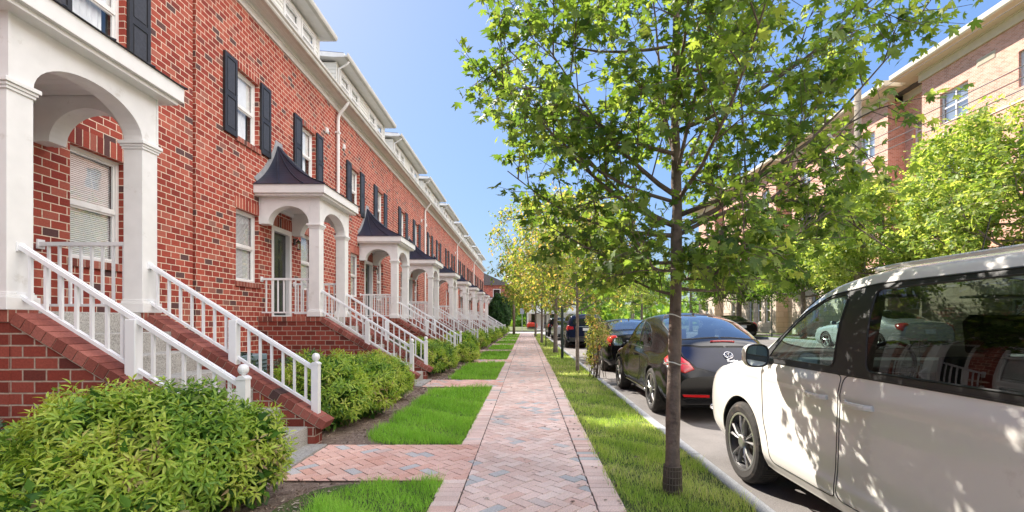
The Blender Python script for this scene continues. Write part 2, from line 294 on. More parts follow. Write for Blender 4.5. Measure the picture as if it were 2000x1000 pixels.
class MB:
    """collects shapes and links them as one mesh object"""
    def __init__(s): s.v = []; s.f = []; s.m = []; s.mi = 0; s.uvo = None
    def add(s, vs, fs):
        b = len(s.v); s.v += [tuple(v) for v in vs]; s.f += [tuple(b + i for i in f) for f in fs]; s.m += [s.mi] * len(fs); return s
    def box(s, x0, x1, y0, y1, z0, z1):
        return s.add([(x0, y0, z0), (x1, y0, z0), (x1, y1, z0), (x0, y1, z0), (x0, y0, z1), (x1, y0, z1), (x1, y1, z1), (x0, y1, z1)],
                     [(0, 3, 2, 1), (4, 5, 6, 7), (0, 1, 5, 4), (1, 2, 6, 5), (2, 3, 7, 6), (3, 0, 4, 7)])
    def quad(s, a, b, c, d): return s.add([a, b, c, d], [(0, 1, 2, 3)])
    def prism(s, poly, a0, a1, axis='y'):
        """extrude 2-D polygon; axis y: poly=(x,z); axis x: poly=(y,z); axis z: poly=(x,y)"""
        n = len(poly)
        def P(p, a): return (p[0], a, p[1]) if axis == 'y' else ((a, p[0], p[1]) if axis == 'x' else (p[0], p[1], a))
        vs = [P(p, a0) for p in poly] + [P(p, a1) for p in poly]
        fs = [tuple(range(n)), tuple(range(2 * n - 1, n - 1, -1))] + [(i, (i + 1) % n, n + (i + 1) % n, n + i) for i in range(n)]
        return s.add(vs, fs)
    def tube(s, pts, rad, n=8, cap=True):
        pts = [Vector(p) for p in pts]
        if not hasattr(rad, '__len__'): rad = [rad] * len(pts)
        b = len(s.v); vs = []; fs = []
        up = Vector((0, 0, 1)); prev = None
        for i, p in enumerate(pts):
            d = (pts[min(i + 1, len(pts) - 1)] - pts[max(i - 1, 0)]).normalized()
            if prev is None:
                u = d.cross(up)
                if u.length < .1: u = d.cross(Vector((1, 0, 0)))
            else: u = prev - d * prev.dot(d)
            u.normalize(); prev = u; v = d.cross(u)
            for k in range(n):
                a = 2 * math.pi * k / n; vs.append(p + (u * math.cos(a) + v * math.sin(a)) * rad[i])
        for i in range(len(pts) - 1):
            for k in range(n):
                fs.append((i * n + k, i * n + (k + 1) % n, (i + 1) * n + (k + 1) % n, (i + 1) * n + k))
        if cap:
            fs.append(tuple(range(n - 1, -1, -1))); fs.append(tuple((len(pts) - 1) * n + k for k in range(n)))
        return s.add(vs, fs)
    def lathe(s, prof, cx, cy, cz=0, n=16, axis='z'):
        vs = []; fs = []
        for r, h in prof:
            for k in range(n):
                a = 2 * math.pi * k / n; c_, s_ = r * math.cos(a), r * math.sin(a)
                vs.append((cx + c_, cy + s_, cz + h) if axis == 'z' else ((cx + h, cy + c_, cz + s_) if axis == 'x' else (cx + c_, cy + h, cz + s_)))
        for i in range(len(prof) - 1):
            for k in range(n): fs.append((i * n + k, i * n + (k + 1) % n, (i + 1) * n + (k + 1) % n, (i + 1) * n + k))
        fs.append(tuple(range(n - 1, -1, -1))); fs.append(tuple((len(prof) - 1) * n + k for k in range(n)))
        return s.add(vs, fs)
    def cut(s):
        """everything added since the last cut becomes an object of its own in parts()"""
        s.cuts = getattr(s, 'cuts', []) + [(len(s.v), len(s.f))]; return s
    def parts(s, name, mats, parent=None, **kw):
        out = []; pv = pf = 0
        for (v, f) in s.cuts:
            m = MB(); m.v = s.v[pv:v]; m.f = [tuple(i - pv for i in q) for q in s.f[pf:f]]; m.m = s.m[pf:f]; pv, pf = v, f
            if m.f: out.append(m.build(name, mats, parent, **kw))
        return out
    def mesh(s, name, mats, smooth=False, uv=True, fix=True):
        me = bpy.data.meshes.new(name); me.from_pydata(s.v, [], s.f)
        if not isinstance(mats, (list, tuple)): mats = [mats]
        for m in mats: me.materials.append(m)
        me.polygons.foreach_set('material_index', s.m)
        if fix:
            bm = bmesh.new(); bm.from_mesh(me); bmesh.ops.recalc_face_normals(bm, faces=bm.faces); bm.to_mesh(me); bm.free()
        me.update()
        if uv:
            ul = me.uv_layers.new(name='UVMap')
            for p in me.polygons:
                n = p.normal; ax = max(range(3), key=lambda i: abs(n[i]))
                for li in p.loop_indices:
                    c = me.vertices[me.loops[li].vertex_index].co
                    ul.data[li].uv = (c.y, c.z) if ax == 0 else ((c.x, c.z) if ax == 1 else (c.y, c.x))
        if smooth: me.polygons.foreach_set('use_smooth', [True] * len(me.polygons))
        return me
    def build(s, name, mats, parent=None, smooth=False, loc=None, bevel=0, uv=True, fix=True):
        o = link(name, s.mesh(name, mats, smooth, uv, fix), parent, loc)
        if bevel:
            b = o.modifiers.new('b', 'BEVEL'); b.width = bevel; b.segments = 2; b.limit_method = 'ANGLE'; b.angle_limit = math.radians(40)
        return o

def mesh_np(name, V, F, mat, smooth=False):
    """fast mesh from arrays; F is (M,k)"""
    me = bpy.data.meshes.new(name); V = np.asarray(V, np.float32); F = np.asarray(F, np.int32)
    me.vertices.add(len(V)); me.vertices.foreach_set('co', V.ravel())
    M_, k = F.shape
    me.loops.add(M_ * k); me.loops.foreach_set('vertex_index', F.ravel())
    me.polygons.add(M_); me.polygons.foreach_set('loop_start', np.arange(0, M_ * k, k, dtype=np.int32))
    me.polygons.foreach_set('loop_total', np.full(M_, k, np.int32))
    if smooth: me.polygons.foreach_set('use_smooth', np.ones(M_, bool))
    me.materials.append(mat); me.update(calc_edges=True); return me
# ------------------------------------------------------------------ the row of townhouses
XW = -5.2; D = 5.54; Y0 = 1.87           # wall plane, unit width, near party line of the unit beside the camera
PY0, PY1 = 1.81, 3.31                    # porch span along the street (local)
DECK = 1.3875; PX = 1.18                 # deck height, porch depth
WA = (1.10, 1.83); WB = (3.55, 4.29)     # window openings (local y)
DOOR = (2.29, 3.10)
LZ = (2.02, 3.34); UZ = (4.62, 5.87); TOP = 7.07

def wall_mesh(groove):
    m = MB()
    ops = [(WA[0], WA[1], *LZ), (WB[0], WB[1], *LZ), (WA[0], WA[1], *UZ), (WB[0], WB[1], *UZ), (DOOR[0], DOOR[1], DECK, 3.26)]
    ya = .07 if groove else 0
    ys = sorted({ya, D} | {o[0] for o in ops} | {o[1] for o in ops}); zs = sorted({-.3, TOP} | {o[2] for o in ops} | {o[3] for o in ops})
    for i in range(len(ys) - 1):
        for j in range(len(zs) - 1):
            cy = (ys[i] + ys[i + 1]) / 2; cz = (zs[j] + zs[j + 1]) / 2
            if any(o[0] < cy < o[1] and o[2] < cz < o[3] for o in ops): continue
            m.quad((0, ys[i], zs[j]), (0, ys[i + 1], zs[j]), (0, ys[i + 1], zs[j + 1]), (0, ys[i], zs[j + 1]))
    r = -.13
    for (a, b, z0, z1) in ops:
        m.quad((0, b, z0), (r, b, z0), (r, b, z1), (0, b, z1)); m.quad((0, a, z0), (0, a, z1), (r, a, z1), (r, a, z0))
        m.quad((0, a, z1), (0, b, z1), (r, b, z1), (r, a, z1)); m.quad((0, a, z0), (r, a, z0), (r, b, z0), (0, b, z0))
    if groove:
        m.quad((-.05, 0, -.3), (-.05, .07, -.3), (-.05, .07, TOP), (-.05, 0, TOP)); m.quad((-.05, .07, -.3), (0, .07, -.3), (0, .07, TOP), (-.05, .07, TOP))
    return m

def window(parent, y0, y1, z0, z1, x=-.10, style='blind', frame='white', xs=1):
    """double-hung sash: frame > pane; covering behind it"""
    f = MB(); t = .045
    f.box(x - .03, x + .02, y0, y0 + t, z0, z1); f.box(x - .03, x + .02, y1 - t, y1, z0, z1)
    f.box(x - .03, x + .02, y0 + t, y1 - t, z1 - t, z1); f.box(x - .03, x + .03, y0 + t, y1 - t, z0, z0 + t)
    zm = (z0 + z1) / 2
    f.box(x - .025, x + .012, y0 + t, y1 - t, zm - .022, zm + .022)
    for (a, b, xx) in ((z0 + t, zm - .022, -.008), (zm + .022, z1 - t, .0)):
        f.box(x - .022 + xx, x + .004 + xx, y0 + t, y0 + t + .022, a, b); f.box(x - .022 + xx, x + .004 + xx, y1 - t - .022, y1 - t, a, b)
        f.box(x - .022 + xx, x + .004 + xx, y0 + t + .022, y1 - t - .022, a, a + .022); f.box(x - .022 + xx, x + .004 + xx, y0 + t + .022, y1 - t - .022, b - .022, b)
    w_ = f.build('window', M[frame], parent, uv=False)
    p = MB(); p.quad((x - .012, y0 + t, z0 + t), (x - .012, y1 - t, z0 + t), (x - .012, y1 - t, zm), (x - .012, y0 + t, zm))
    p.quad((x - .008, y0 + t, zm), (x - .008, y1 - t, zm), (x - .008, y1 - t, z1 - t), (x - .008, y0 + t, z1 - t))
    p.build('pane', M['pane'], w_, uv=False)
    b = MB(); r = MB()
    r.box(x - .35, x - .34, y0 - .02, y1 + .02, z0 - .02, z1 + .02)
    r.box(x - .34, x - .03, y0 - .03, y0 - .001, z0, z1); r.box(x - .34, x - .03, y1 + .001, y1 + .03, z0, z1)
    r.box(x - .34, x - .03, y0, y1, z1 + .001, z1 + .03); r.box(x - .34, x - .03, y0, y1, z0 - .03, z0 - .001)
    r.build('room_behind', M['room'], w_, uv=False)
    if style == 'blind':
        z = z0 + .03
        while z < z1 - .05:
            b.quad((x - .045, y0 + .05, z), (x - .045, y1 - .05, z), (x - .058, y1 - .05, z + .0215), (x - .058, y0 + .05, z + .0215)); z += .0235
        b.build('blind', M['blind'], w_, uv=False)
    elif style == 'curtain':
        n = 26; pts = []
        for i in range(n + 1): pts.append((x - .085 + .012 * math.sin(i * 1.7), y0 + .03 + (y1 - y0 - .06) * .84 * i / n))
        for i in range(n):
            a, c = pts[i], pts[i + 1]; b.quad((a[0], a[1], z0 + .03), (c[0], c[1], z0 + .03), (c[0], c[1], z1 - .04), (a[0], a[1], z1 - .04))
        b.build('curtain', M['curtain'], w_, uv=False)
        b = MB(); b.box(x - .055, x - .05, y0 + .04, y1 - .04, zm - .03, z1 - .03); b.build('roller_shade', M['curtain'], w_, uv=False)
    elif style == 'half':
        b.box(x - .055, x - .05, y0 + .04, y1 - .04, zm - .02, z1 - .03); b.build('roller_shade', M['curtain'], w_, uv=False)
    return w_

def arch_panel(m, a0, a1, sp, top, rise, lo, hi, axis, p0, p1, n=20):
    """spandrel panel spanning lo..hi with an arched opening a0..a1; axis = the thickness axis"""
    c = (a0 + a1) / 2; h = (a1 - a0) / 2
    arc = [(c - h * math.cos(math.pi * i / n), sp + rise * math.sin(math.pi * i / n)) for i in range(n + 1)]
    P = (lambda p, t: (p[0], t, p[1])) if axis == 'y' else (lambda p, t: (t, p[0], p[1]))
    base = [(lo, sp)] + arc + [(hi, sp)]
    for t in (p0, p1):
        for i in range(len(base) - 1):
            a, b = base[i], base[i + 1]
            m.quad(P(a, t), P(b, t), P((b[0], top), t), P((a[0], top), t))
    for i in range(len(arc) - 1): m.quad(P(arc[i], p0), P(arc[i + 1], p0), P(arc[i + 1], p1), P(arc[i], p1))
    m.quad(P((lo, sp), p0), P((a0, sp), p0), P((a0, sp), p1), P((lo, sp), p1)); m.quad(P((a1, sp), p0), P((hi, sp), p0), P((hi, sp), p1), P((a1, sp), p1))
    m.quad(P((hi, sp), p0), P((hi, top), p0), P((hi, top), p1), P((hi, sp), p1)); m.quad(P((lo, sp), p0), P((lo, top), p0), P((lo, top), p1), P((lo, sp), p1))

def rail_run(parent, y, name='stair_railing'):
    xa, xb = PX + .01, 2.915                # column face to newel
    za, zb = 1.885, .80                     # top rail heights
    sl = (zb - za) / (xb - xa); gap = .39
    g = MB()
    def bar(z_off, hw, hh):
        p = [(xa, za + z_off - hh), (xb, zb + z_off - hh), (xb, zb + z_off + hh), (xa, za + z_off + hh)]
        g.prism(p, y - hw, y + hw, 'y')
    bar(0, .025, .019); bar(.024, .016, .006); bar(-gap, .018, .015)
    n = 14
    for i in range(n):
        x = xa + (xb - xa) * (i + .6) / (n + .2)
        if abs(x - 2.08) < .05: continue
        zt = za + sl * (x - xa); g.box(x - .011, x + .011, y - .011, y + .011, zt - gap, zt)
    for zo in (0, -gap): g.box(xa - .012, xa, y - .035, y + .035, za + zo - .035, za + zo + .035)
    r = g.build(name, M['rail'], parent, uv=False)
    p = MB(); x = 2.08; zt = za + sl * (x - xa)
    cz = 1.34 - .625 * (x - PX)
    p.box(x - .042, x + .042, y - .042, y + .042, cz - .02, zt - .012)
    p.build('support_post', M['rail'], r, bevel=.006, uv=False)
    q = MB(); x = 2.95; cz = .30
    q.box(x - .036, x + .036, y - .036, y + .036, cz - .02, zb + .035)
    q.prism([(x - .042, zb + .035), (x + .042, zb + .035), (x + .042, zb + .05), (x + .012, zb + .068), (x - .012, zb + .068), (x - .042, zb + .05)], y - .042, y + .042, 'y')
    q.lathe([(.012, 0), (.014, .01), (.028, .018), (.038, .034), (.041, .052), (.038, .07), (.028, .086), (.012, .094)], x, y, zb + .064, 14)
    q.build('newel_post', M['rail'], r, uv=False)
    return r

def deck_rail(parent, y):
    g = MB(); xa, xb = .02, .985
    g.box(xa, xb, y - .025, y + .025, 2.10, 2.14); g.box(xa, xb, y - .018, y + .018, 1.455, 1.482)
    for i in range(8):
        x = xa + (xb - xa) * (i + .7) / 8.4; g.box(x - .011, x + .011, y - .011, y + .011, 1.482, 2.10)
    g.box(xa - .015, xa, y - .04, y + .04, 2.07, 2.17)
    return g.build('deck_railing', M['rail'], parent, uv=False)

def make_house(even):
    h = empty('townhouse')
    wall_mesh(not even).build('wall', M['brick'], h)
    s = MB()                                                       # soldier heads and sills, 3 mm proud
    for (a, b) in (WA, WB):
        for z in (LZ[1], UZ[1]): s.box(-.02, .004, a - .04, b + .04, z + .001, z + .20); s.cut()
    s.box(-.02, .004, DOOR[0] - .03, DOOR[1] + .03, 3.265, 3.465); s.cut()
    s.parts('soldier_course', M['brick_soldier'], h)
    s = MB()
    for (a, b) in (WA, WB):
        for z in (LZ[0], UZ[0]): s.box(-.11, .032, a - .03, b + .03, z - .09, z); s.cut()
    s.parts('brick_sill', M['brick_cap'], h)
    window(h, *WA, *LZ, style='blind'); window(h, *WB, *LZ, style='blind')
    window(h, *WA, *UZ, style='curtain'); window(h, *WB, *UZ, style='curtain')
    for (a, b) in (WA, WB):
        for (y0, y1) in ((a - .37, a - .02), (b + .02, b + .37)):
            g = MB(); g.box(.006, .036, y0, y1, 4.57, 5.94); st = .055
            g.mi = 0
            for (z0, z1) in ((4.57 + .09, 5.2), (5.28, 5.94 - .07)):
                g.mi = 0
                g.box(.036, .046, y0, y0 + st, z0 - .0, z1); g.box(.036, .046, y1 - st, y1, z0, z1)
                g.mi = 1; g.box(.036, .043, y0 + st + .02, y1 - st - .02, z0 + .025, z1 - .025)
            g.mi = 0
            for (z0, z1) in ((4.57, 4.66), (5.2, 5.28), (5.87, 5.94)): g.box(.036, .046, y0, y1, z0, z1)
            g.build('shutter', [M['black'], M['shut2']], h, uv=False)
    # door with frame
    d = MB(); d.box(-.13, -.085, DOOR[0] + .08, DOOR[1] - .08, DECK, 3.16)
    for (y0, y1) in ((2.42, 2.66), (2.73, 2.97)):
        for (z0, z1) in ((1.50, 2.0), (2.12, 2.62), (2.72, 3.04)):
            d.box(-.085, -.078, y0, y1, z0, z1); d.box(-.078, -.072, y0 + .03, y1 - .03, z0 + .03, z1 - .03)
    dd = d.build('door', M['doorp'], h, uv=False, bevel=.003)
    k = MB(); k.lathe([(.012, 0), (.012, .03), (.028, .04), (.03, .055), (.018, .07)], -.085, 2.44, 2.22, 12, 'x'); k.build('door_knob', M['brass'], dd, smooth=True, uv=False)
    f = MB(); f.box(-.13, .012, DOOR[0], DOOR[0] + .08, DECK, 3.26); f.box(-.13, .012, DOOR[1] - .08, DOOR[1], DECK, 3.26); f.box(-.13, .012, DOOR[0] + .08, DOOR[1] - .08, 3.16, 3.26)
    f.box(-.13, .02, DOOR[0] + .08, DOOR[1] - .08, DECK, DECK + .03)
    f.build('door_frame', M['white'], h, bevel=.004, uv=False)
    # frieze, soffit, gutter, main roof
    f = MB(); f.box(-.1, .028, 0, D, TOP - .02, TOP + .17); f.box(.028, .05, 0, D, TOP + .11, TOP + .168); f.build('frieze', M['white'], h, uv=False)
    f = MB()
    for i in range(6): f.box(-.02 + .05 * i, .027 + .05 * i, 0, D, TOP + .171 + .002 * (i % 2), TOP + .19)
    f.build('soffit', M['vinyl'], h, uv=False)
    f = MB(); f.prism([(.28, TOP + .16), (.34, TOP + .165), (.36, TOP + .19), (.365, TOP + .225), (.40, TOP + .25), (.405, TOP + .30), (.39, TOP + .305), (.38, TOP + .26), (.28, TOP + .24)], 0, D, 'y')
    f.build('gutter', M['gut'], h, uv=False)
    f = MB(); zr = TOP + .27
    f.prism([(.33, zr), (.33, zr + .02), (-4.5, zr + .02 + 4.83 * .577), (-9.3, zr + .02), (-9.3, zr)], 0, D, 'y')
    f.build('roof', M['shingle'], h)
    f = MB(); f.box(-9.0, -8.9, 0, D, 0, zr); f.build('rear_wall', M['brick'], h)
    # dormer
    y0, y1 = .22, 4.66; x = -.08; zt = 8.46
    d = MB(); z = 7.25; i = 0
    wn_ = [(y0 + .27, y0 + .93), (y0 + 1.07, y0 + 1.73), (y0 + 2.70, y0 + 3.36), (y0 + 3.50, y0 + 4.16)]
    z0w, z1w = 7.74, 8.33
    while z < zt:                                                  # lapped siding boards around the windows
        z2 = min(z + .1, zt)
        segs = [(y0, y1)]
        if z2 > z0w - .01 and z < z1w + .01:
            e = [y0] + [v for a in wn_ for v in (a[0] - .01, a[1] + .01)] + [y1]; segs = [(e[k], e[k + 1]) for k in range(0, len(e), 2)]
        for (a, b) in segs: d.prism([(x, z), (x + .016, z), (x + .004, z2), (x, z2)], a, b, 'y')
        d.prism([(-3.2, z), (-3.2, z2), (x, z2), (x, z)], y0 - .004 - .012 * 0, y0 + .02, 'y') if False else None
        d.add([(x, y0 - .016, z), (x, y0 - .004, z2), (-3.2, y0 - .004, z2), (-3.2, y0 - .016, z), (x, y0, z), (-3.2, y0, z)], [(0, 1, 2, 3), (0, 3, 5, 4)])
        d.add([(x, y1 + .016, z), (x, y1 + .004, z2), (-3.2, y1 + .004, z2), (-3.2, y1 + .016, z), (x, y1, z), (-3.2, y1, z)], [(0, 1, 2, 3), (0, 3, 5, 4)])
        z = z2
    d.box(x - .06, x - .001, y0, wn_[0][0], 7.2, zt); d.box(x + .0, x + .022, y0 - .02, y0 + .07, 7.2, zt); d.box(x + .0, x + .022, y1 - .07, y1 + .02, 7.2, zt)
    dm = d.build('dormer', M['vinyl'], h, uv=False, fix=True)
    for (a, b) in wn_:
        window(dm, a, b, z0w, z1w, x=x + .01, style='half')
        c = MB(); c.box(x, x + .04, a - .04, a, z0w - .04, z1w + .04); c.box(x, x + .04, b, b + .04, z0w - .04, z1w + .04); c.box(x, x + .04, a, b, z1w, z1w + .04); c.box(x, x + .04, a, b, z0w - .04, z0w)
        c.build('window_casing', M['white'], dm, uv=False)
    r = MB(); r.prism([(.22, 8.50), (.22, 8.60), (-3.6, 8.92), (-3.6, 8.82), (-.1, 8.50)], y0 - .2, y1 + .2, 'y'); 
    r.build('dormer_roof', M['white'], h, uv=False)
    r = MB(); r.prism([(.20, 8.602), (-3.6, 8.922), (-3.6, 8.94), (.20, 8.62)], y0 - .19, y1 + .19, 'y'); r.build('roof_shingles', M['shingle'], h)
    r = MB(); r.prism([(.221, 8.50), (.30, 8.505), (.325, 8.55), (.33, 8.615), (.31, 8.615), (.30, 8.56), (.221, 8.54)], y0 - .2, y1 + .2, 'y')
    r.build('dormer_gutter', M['gut'], h, uv=False)
    r = MB(); r.tube([(.26, y0 + .05, 8.50), (.20, y0 + .05, 8.42), (-.02, y0 + .05, 8.30), (-.02, y0 + .05, 7.55)], .028, 8); r.build('dormer_downspout', M['white'], h, smooth=True, uv=False)
    if even:
        r = MB(); r.tube([(.33, .0, TOP + .18), (.30, .0, TOP + .10), (.10, .0, TOP - .16), (.07, .0, TOP - .26), (.07, .0, .1)], .042, 8)
        for z in (6.4, 4.2, 2.0): r.box(.0, .118, -.06, .06, z, z + .04)
        r.build('downspout', M['white'], h, smooth=False, uv=False)
    v = MB()
    for yy in ((.55,) if even else (D - .60,)): v.box(.002, .03, yy - .06, yy + .06, 6.17, 6.31); v.box(.03, .045, yy - .045, yy + .045, 6.20, 6.30)
    v.build('wall_vent', M['white'], h, uv=False)
    # porch base: brick piers, deck, cheek walls, steps
    b = MB(); b.box(.0, PX + .02, PY0, PY0 + .2, -.2, DECK - .095); b.cut(); b.box(.0, PX + .02, PY1 - .2, PY1, -.2, DECK - .095); b.cut()
    b.parts('porch_base', M['brick_step'], h)
    b = MB(); b.box(.0, PX + .03, PY0 - .012, PY0 + .21, DECK - .094, DECK); b.cut(); b.box(.0, PX + .03, PY1 - .21, PY1 + .012, DECK - .094, DECK); b.cut()
    b.parts('porch_coping', M['brick_cap'], h)
    st = MB(); n = 7; rs = DECK / n; tr = .285; st.box(.0, PX + .0, PY0 + .21, PY1 - .21, -.1, DECK - .005)
    for i in range(1, n): st.box(PX + (i - 1) * tr, PX + i * tr + .02, PY0 + .2, PY1 - .2, 0 if i > 1 else 0, DECK - rs * i)
    st.build('steps', M['conc'], h, bevel=.008)
    ck = MB(); cap = []
    xe = 2.985
    for (a, b_) in ((PY0, PY0 + .2), (PY1 - .2, PY1)):
        pl = [(PX + .02, -.2), (xe - .01, -.2), (xe - .01, .20), (xe - .03, .205), (PX + .02, 1.275)]
        ck.prism(pl, a + .008, b_ - .008, 'y'); ck.cut()
    ck.parts('cheek_wall', M['brick_step'], h)
    cp = MB()
    L_ = math.hypot(xe - PX - .03, 1.075); u = Vector((xe - PX - .03, 0, -1.075)).normalized(); nn = Vector((-u.z, 0, u.x)) * 1
    if nn.z < 0: nn = -nn
    nb = int(L_ / .0925); bl = L_ / nb
    for (a, b_) in ((PY0 - .008, PY0 + .208), (PY1 - .208, PY1 + .008)):
        for i in range(nb + 1):
            p0 = Vector((PX + .03, 0, 1.285)) + u * (i * bl); p1 = p0 + u * (bl - .008)
            q1, q0 = p1 + nn * .09, p0 + nn * .09
            cp.prism([(p0.x, p0.z), (p1.x, p1.z), (q1.x, q1.z), (q0.x, q0.z)], a, b_, 'y')
        cp.cut()
    co = cp.parts('sloped_cap', M['capi'], h, uv=False)
    mj = MB()
    for (a, b_) in ((PY0, PY0 + .2), (PY1 - .2, PY1)):
        p0 = Vector((PX + .03, 0, 1.285)) - nn * .0; p1 = p0 + u * (L_ + .05); mj.prism([(p0.x, p0.z - .012), (p1.x, p1.z - .012), ((p1 + nn * .083).x, (p1 + nn * .083).z), ((p0 + nn * .083).x, (p0 + nn * .083).z)], a, b_, 'y'); mj.build('mortar_bed', M['mortar'], co.pop(0), uv=False); mj = MB()
    ld = MB(); ld.box(2.88, 3.11, PY0 + .2, PY1 - .2, -.02, .015); ld.build('landing', M['conc'], h)
    # arcade: columns, arches, ceiling, fascia, roof
    for ya in (PY0, PY1 - .2):
        c = MB(); x0, x1 = PX - .2, PX; y_, y2 = ya, ya + .2
        c.box(x0, x1, y_, y2, DECK + .13, 3.115)
        c.box(x0 - .03, x1 + .03, y_ - .03, y2 + .03, DECK, DECK + .10); c.box(x0 - .015, x1 + .015, y_ - .015, y2 + .015, DECK + .10, DECK + .125); c.box(x0 - .006, x1 + .006, y_ - .006, y2 + .006, DECK + .125, DECK + .14)
        c.box(x0 - .012, x1 + .012, y_ - .012, y2 + .012, 3.10, 3.125); c.box(x0 - .022, x1 + .022, y_ - .022, y2 + .022, 3.125, 3.15); c.box(x0 - .036, x1 + .036, y_ - .036, y2 + .036, 3.15, 3.185)
        c.build('column', M['white'], h, bevel=.004, uv=False)
    a = MB()
    arch_panel(a, PY0 + .2, PY1 - .2, 3.187, 3.74, .33, PY0, PY1, 'x', PX - .19, PX)
    arch_panel(a, .19, .975, 3.187, 3.74, .345, .06, PX - .192, 'y', PY0, PY0 + .19)
    arch_panel(a, .19, .975, 3.187, 3.74, .345, .06, PX - .192, 'y', PY1 - .19, PY1)
    for ya in (PY0 + .02, PY1 - .19):
        a.box(.0, .06, ya, ya + .17, 3.187, 3.74)
    a.box(PX, PX + .012, PY0, PY0 + .02, 3.187, 3.74); a.box(PX, PX + .012, PY1 - .02, PY1, 3.187, 3.74)
    a.build('porch_arches', M['white'], h, uv=False)
    a = MB()
    for i in range(10): a.box(.01, PX - .2, PY0 + .2 + i * .11, PY0 + .2 + i * .11 + .104, 3.66, 3.68)
    a.box(.0, .05, PY0 + .19, PY1 - .19, 3.58, 3.66); a.build('porch_ceiling', M['white'], h, uv=False)
    a = MB(); o = .17
    a.box(.0, PX + o, PY0 - o, PY1 + o, 3.742, 3.905); a.box(0, PX + o - .04, PY0 - o + .04, PY1 + o - .04, 3.70, 3.742)
    a.box(0, PX + .03, PY0 - .03, PY1 + .03, 3.65, 3.70) if False else None
    a.build('fascia', M['peel'], h, bevel=.004, uv=False)
    # concave half-pyramid roof in standing-seam metal
    r = MB(); ym = (PY0 + PY1) / 2; W = (PY1 - PY0) / 2 + o + .025; Dp = PX + o + .025; zb, zt = 3.907, 4.93; K = 14
    def hh(t): return zb + (zt - zb) * (.58 * t + .42 * t ** 2.8)
    def ring(t):
        wy = W * (1 - t) + .05 * t; dx = Dp * (1 - t) + .02 * t; z = hh(t)
        return [(0, ym - wy, z), (dx, ym - wy, z), (dx, ym + wy, z), (0, ym + wy, z)]
    R = [ring(i / K) for i in range(K + 1)]
    for i in range(K):
        for k in range(3): r.quad(R[i][k], R[i][k + 1], R[i + 1][k + 1], R[i + 1][k])
    r.quad(*R[K]); r.quad(*R[0])
    r.box(0, Dp, ym - W, ym + W, zb - .012, zb + .004) if False else None
    rf = r.build('porch_roof', M['roofmetal'], h, uv=False)
    sm = MB()
    for (p, q) in [((W, 0), None)]: pass
    def rib(f, side):
        pts = []
        for i in range(K + 1):
            A = R[i][side]; B = R[i][side + 1]; pts.append(Vector(A).lerp(Vector(B), f))
        return pts
    for side, fs in ((0, (.35, .7, 1.0)), (1, (.25, .5, .75, 1.0)), (2, (.3, .65))):
        for f_ in fs:
            ps = rib(f_, side); sm.tube([p + Vector((0, 0, .008)) for p in ps], .011, 5)
    sm.build('seam', M['roofmetal'], rf, smooth=True, uv=False)
    fl = MB()
    for sgn in (-1, 1):
        pl = []
        for i in range(K + 1):
            t = i / K; wy = W * (1 - t) + .05 * t; pl.append((ym + sgn * wy, hh(t)))
        for i in range(2, K):
            (a1, z1), (a2, z2) = pl[i], pl[i + 1]
            fl.prism([(a1, z1), (a2, z2), (a2 + sgn * .09, z2 + .05), (a1 + sgn * .09, z1 + .05)], .003, .012, 'x')
    fl.box(.003, .014, ym - .14, ym + .14, 4.94, 5.04)
    fl.build('flashing', M['flash'], h, uv=False)
    # wall lantern
    l = MB(); y, z = 3.33, 3.02
    ly = PY0 + 1.42
    y = ly
    l.box(.0, .02, y - .04, y + .04, z - .02, z + .12); l.tube([(.02, y, z + .08), (.07, y, z + .12), (.10, y, z + .09)], .009, 6)
    l.lathe([(.055, 0), (.05, .012), (.02, .045), (.008, .06)], .10, y, z + .03, 8); l.lathe([(.03, 0), (.036, .01), (.036, .015)], .10, y, z - .13, 8)
    for k in range(4):
        a_ = math.pi / 4 + k * math.pi / 2; l.tube([(.10 + .036 * math.cos(a_), y + .036 * math.sin(a_), z - .12), (.10 + .05 * math.cos(a_), y + .05 * math.sin(a_), z + .035)], .004, 4)
    ln = l.build('wall_lantern', M['brass'], h, uv=False)
    l = MB(); l.lathe([(.032, 0), (.045, .15)], .10, y, z - .118, 8); l.build('lantern_glass', M['lampg'], ln, uv=False)
    rail_run(h, PY0 + .1); rail_run(h, PY1 - .1); deck_rail(h, PY0 + .1); deck_rail(h, PY1 - .1)
    return h

M['capi'] = island_mat('rowlock_cap_bricks', [(0, (.07, .04, .038)), (.1, (.10, .05, .045)), (.14, (.19, .055, .042)), (.6, (.27, .085, .065)), (1, (.34, .12, .095))], .8, .5, 80, .18, 60)
M['mortar'] = pm('mortar', (.42, .35, .28), .95, var=.2, vs=20, bump=.5)
ordn = ['', 'second', 'third', 'fourth', 'fifth', 'sixth', 'seventh', 'eighth', 'ninth']
hA = make_house(True); hB = make_house(False)
houses = []
for k in range(-1, 10):
    src = hA if k % 2 == 0 else hB
    first = (k == 0 or k == 1)
    h = src if first else copy_tree(src)
    h.location = (XW, Y0 + D * k, 0); h['category'] = 'townhouse'; h['group'] = 'brick townhouses in the row'
    if k == -1: lb = 'brick townhouse behind the camera, before the row seen in the photo'
    elif k == 0: lb = 'nearest red brick townhouse, its white arched porch cut by the left edge of the photo'
    elif k == 1: lb = 'second red brick townhouse, its whole white porch and black hooded roof in view'
    elif k == 9: lb = 'last brick townhouse of the row, its porch hidden by the clipped dome of hedge'
    else: lb = ordn[k] + ' red brick townhouse of the row counted from the camera, with a white porch' if k < 9 else ''
    if k in (2, 3, 4, 5, 6, 7, 8): lb = ['third', 'fourth', 'fifth', 'sixth', 'seventh', 'eighth', 'ninth'][k - 2] + ' red brick townhouse of the row counted from the camera, behind a white arched porch'
    h['label'] = lb; houses.append(h)
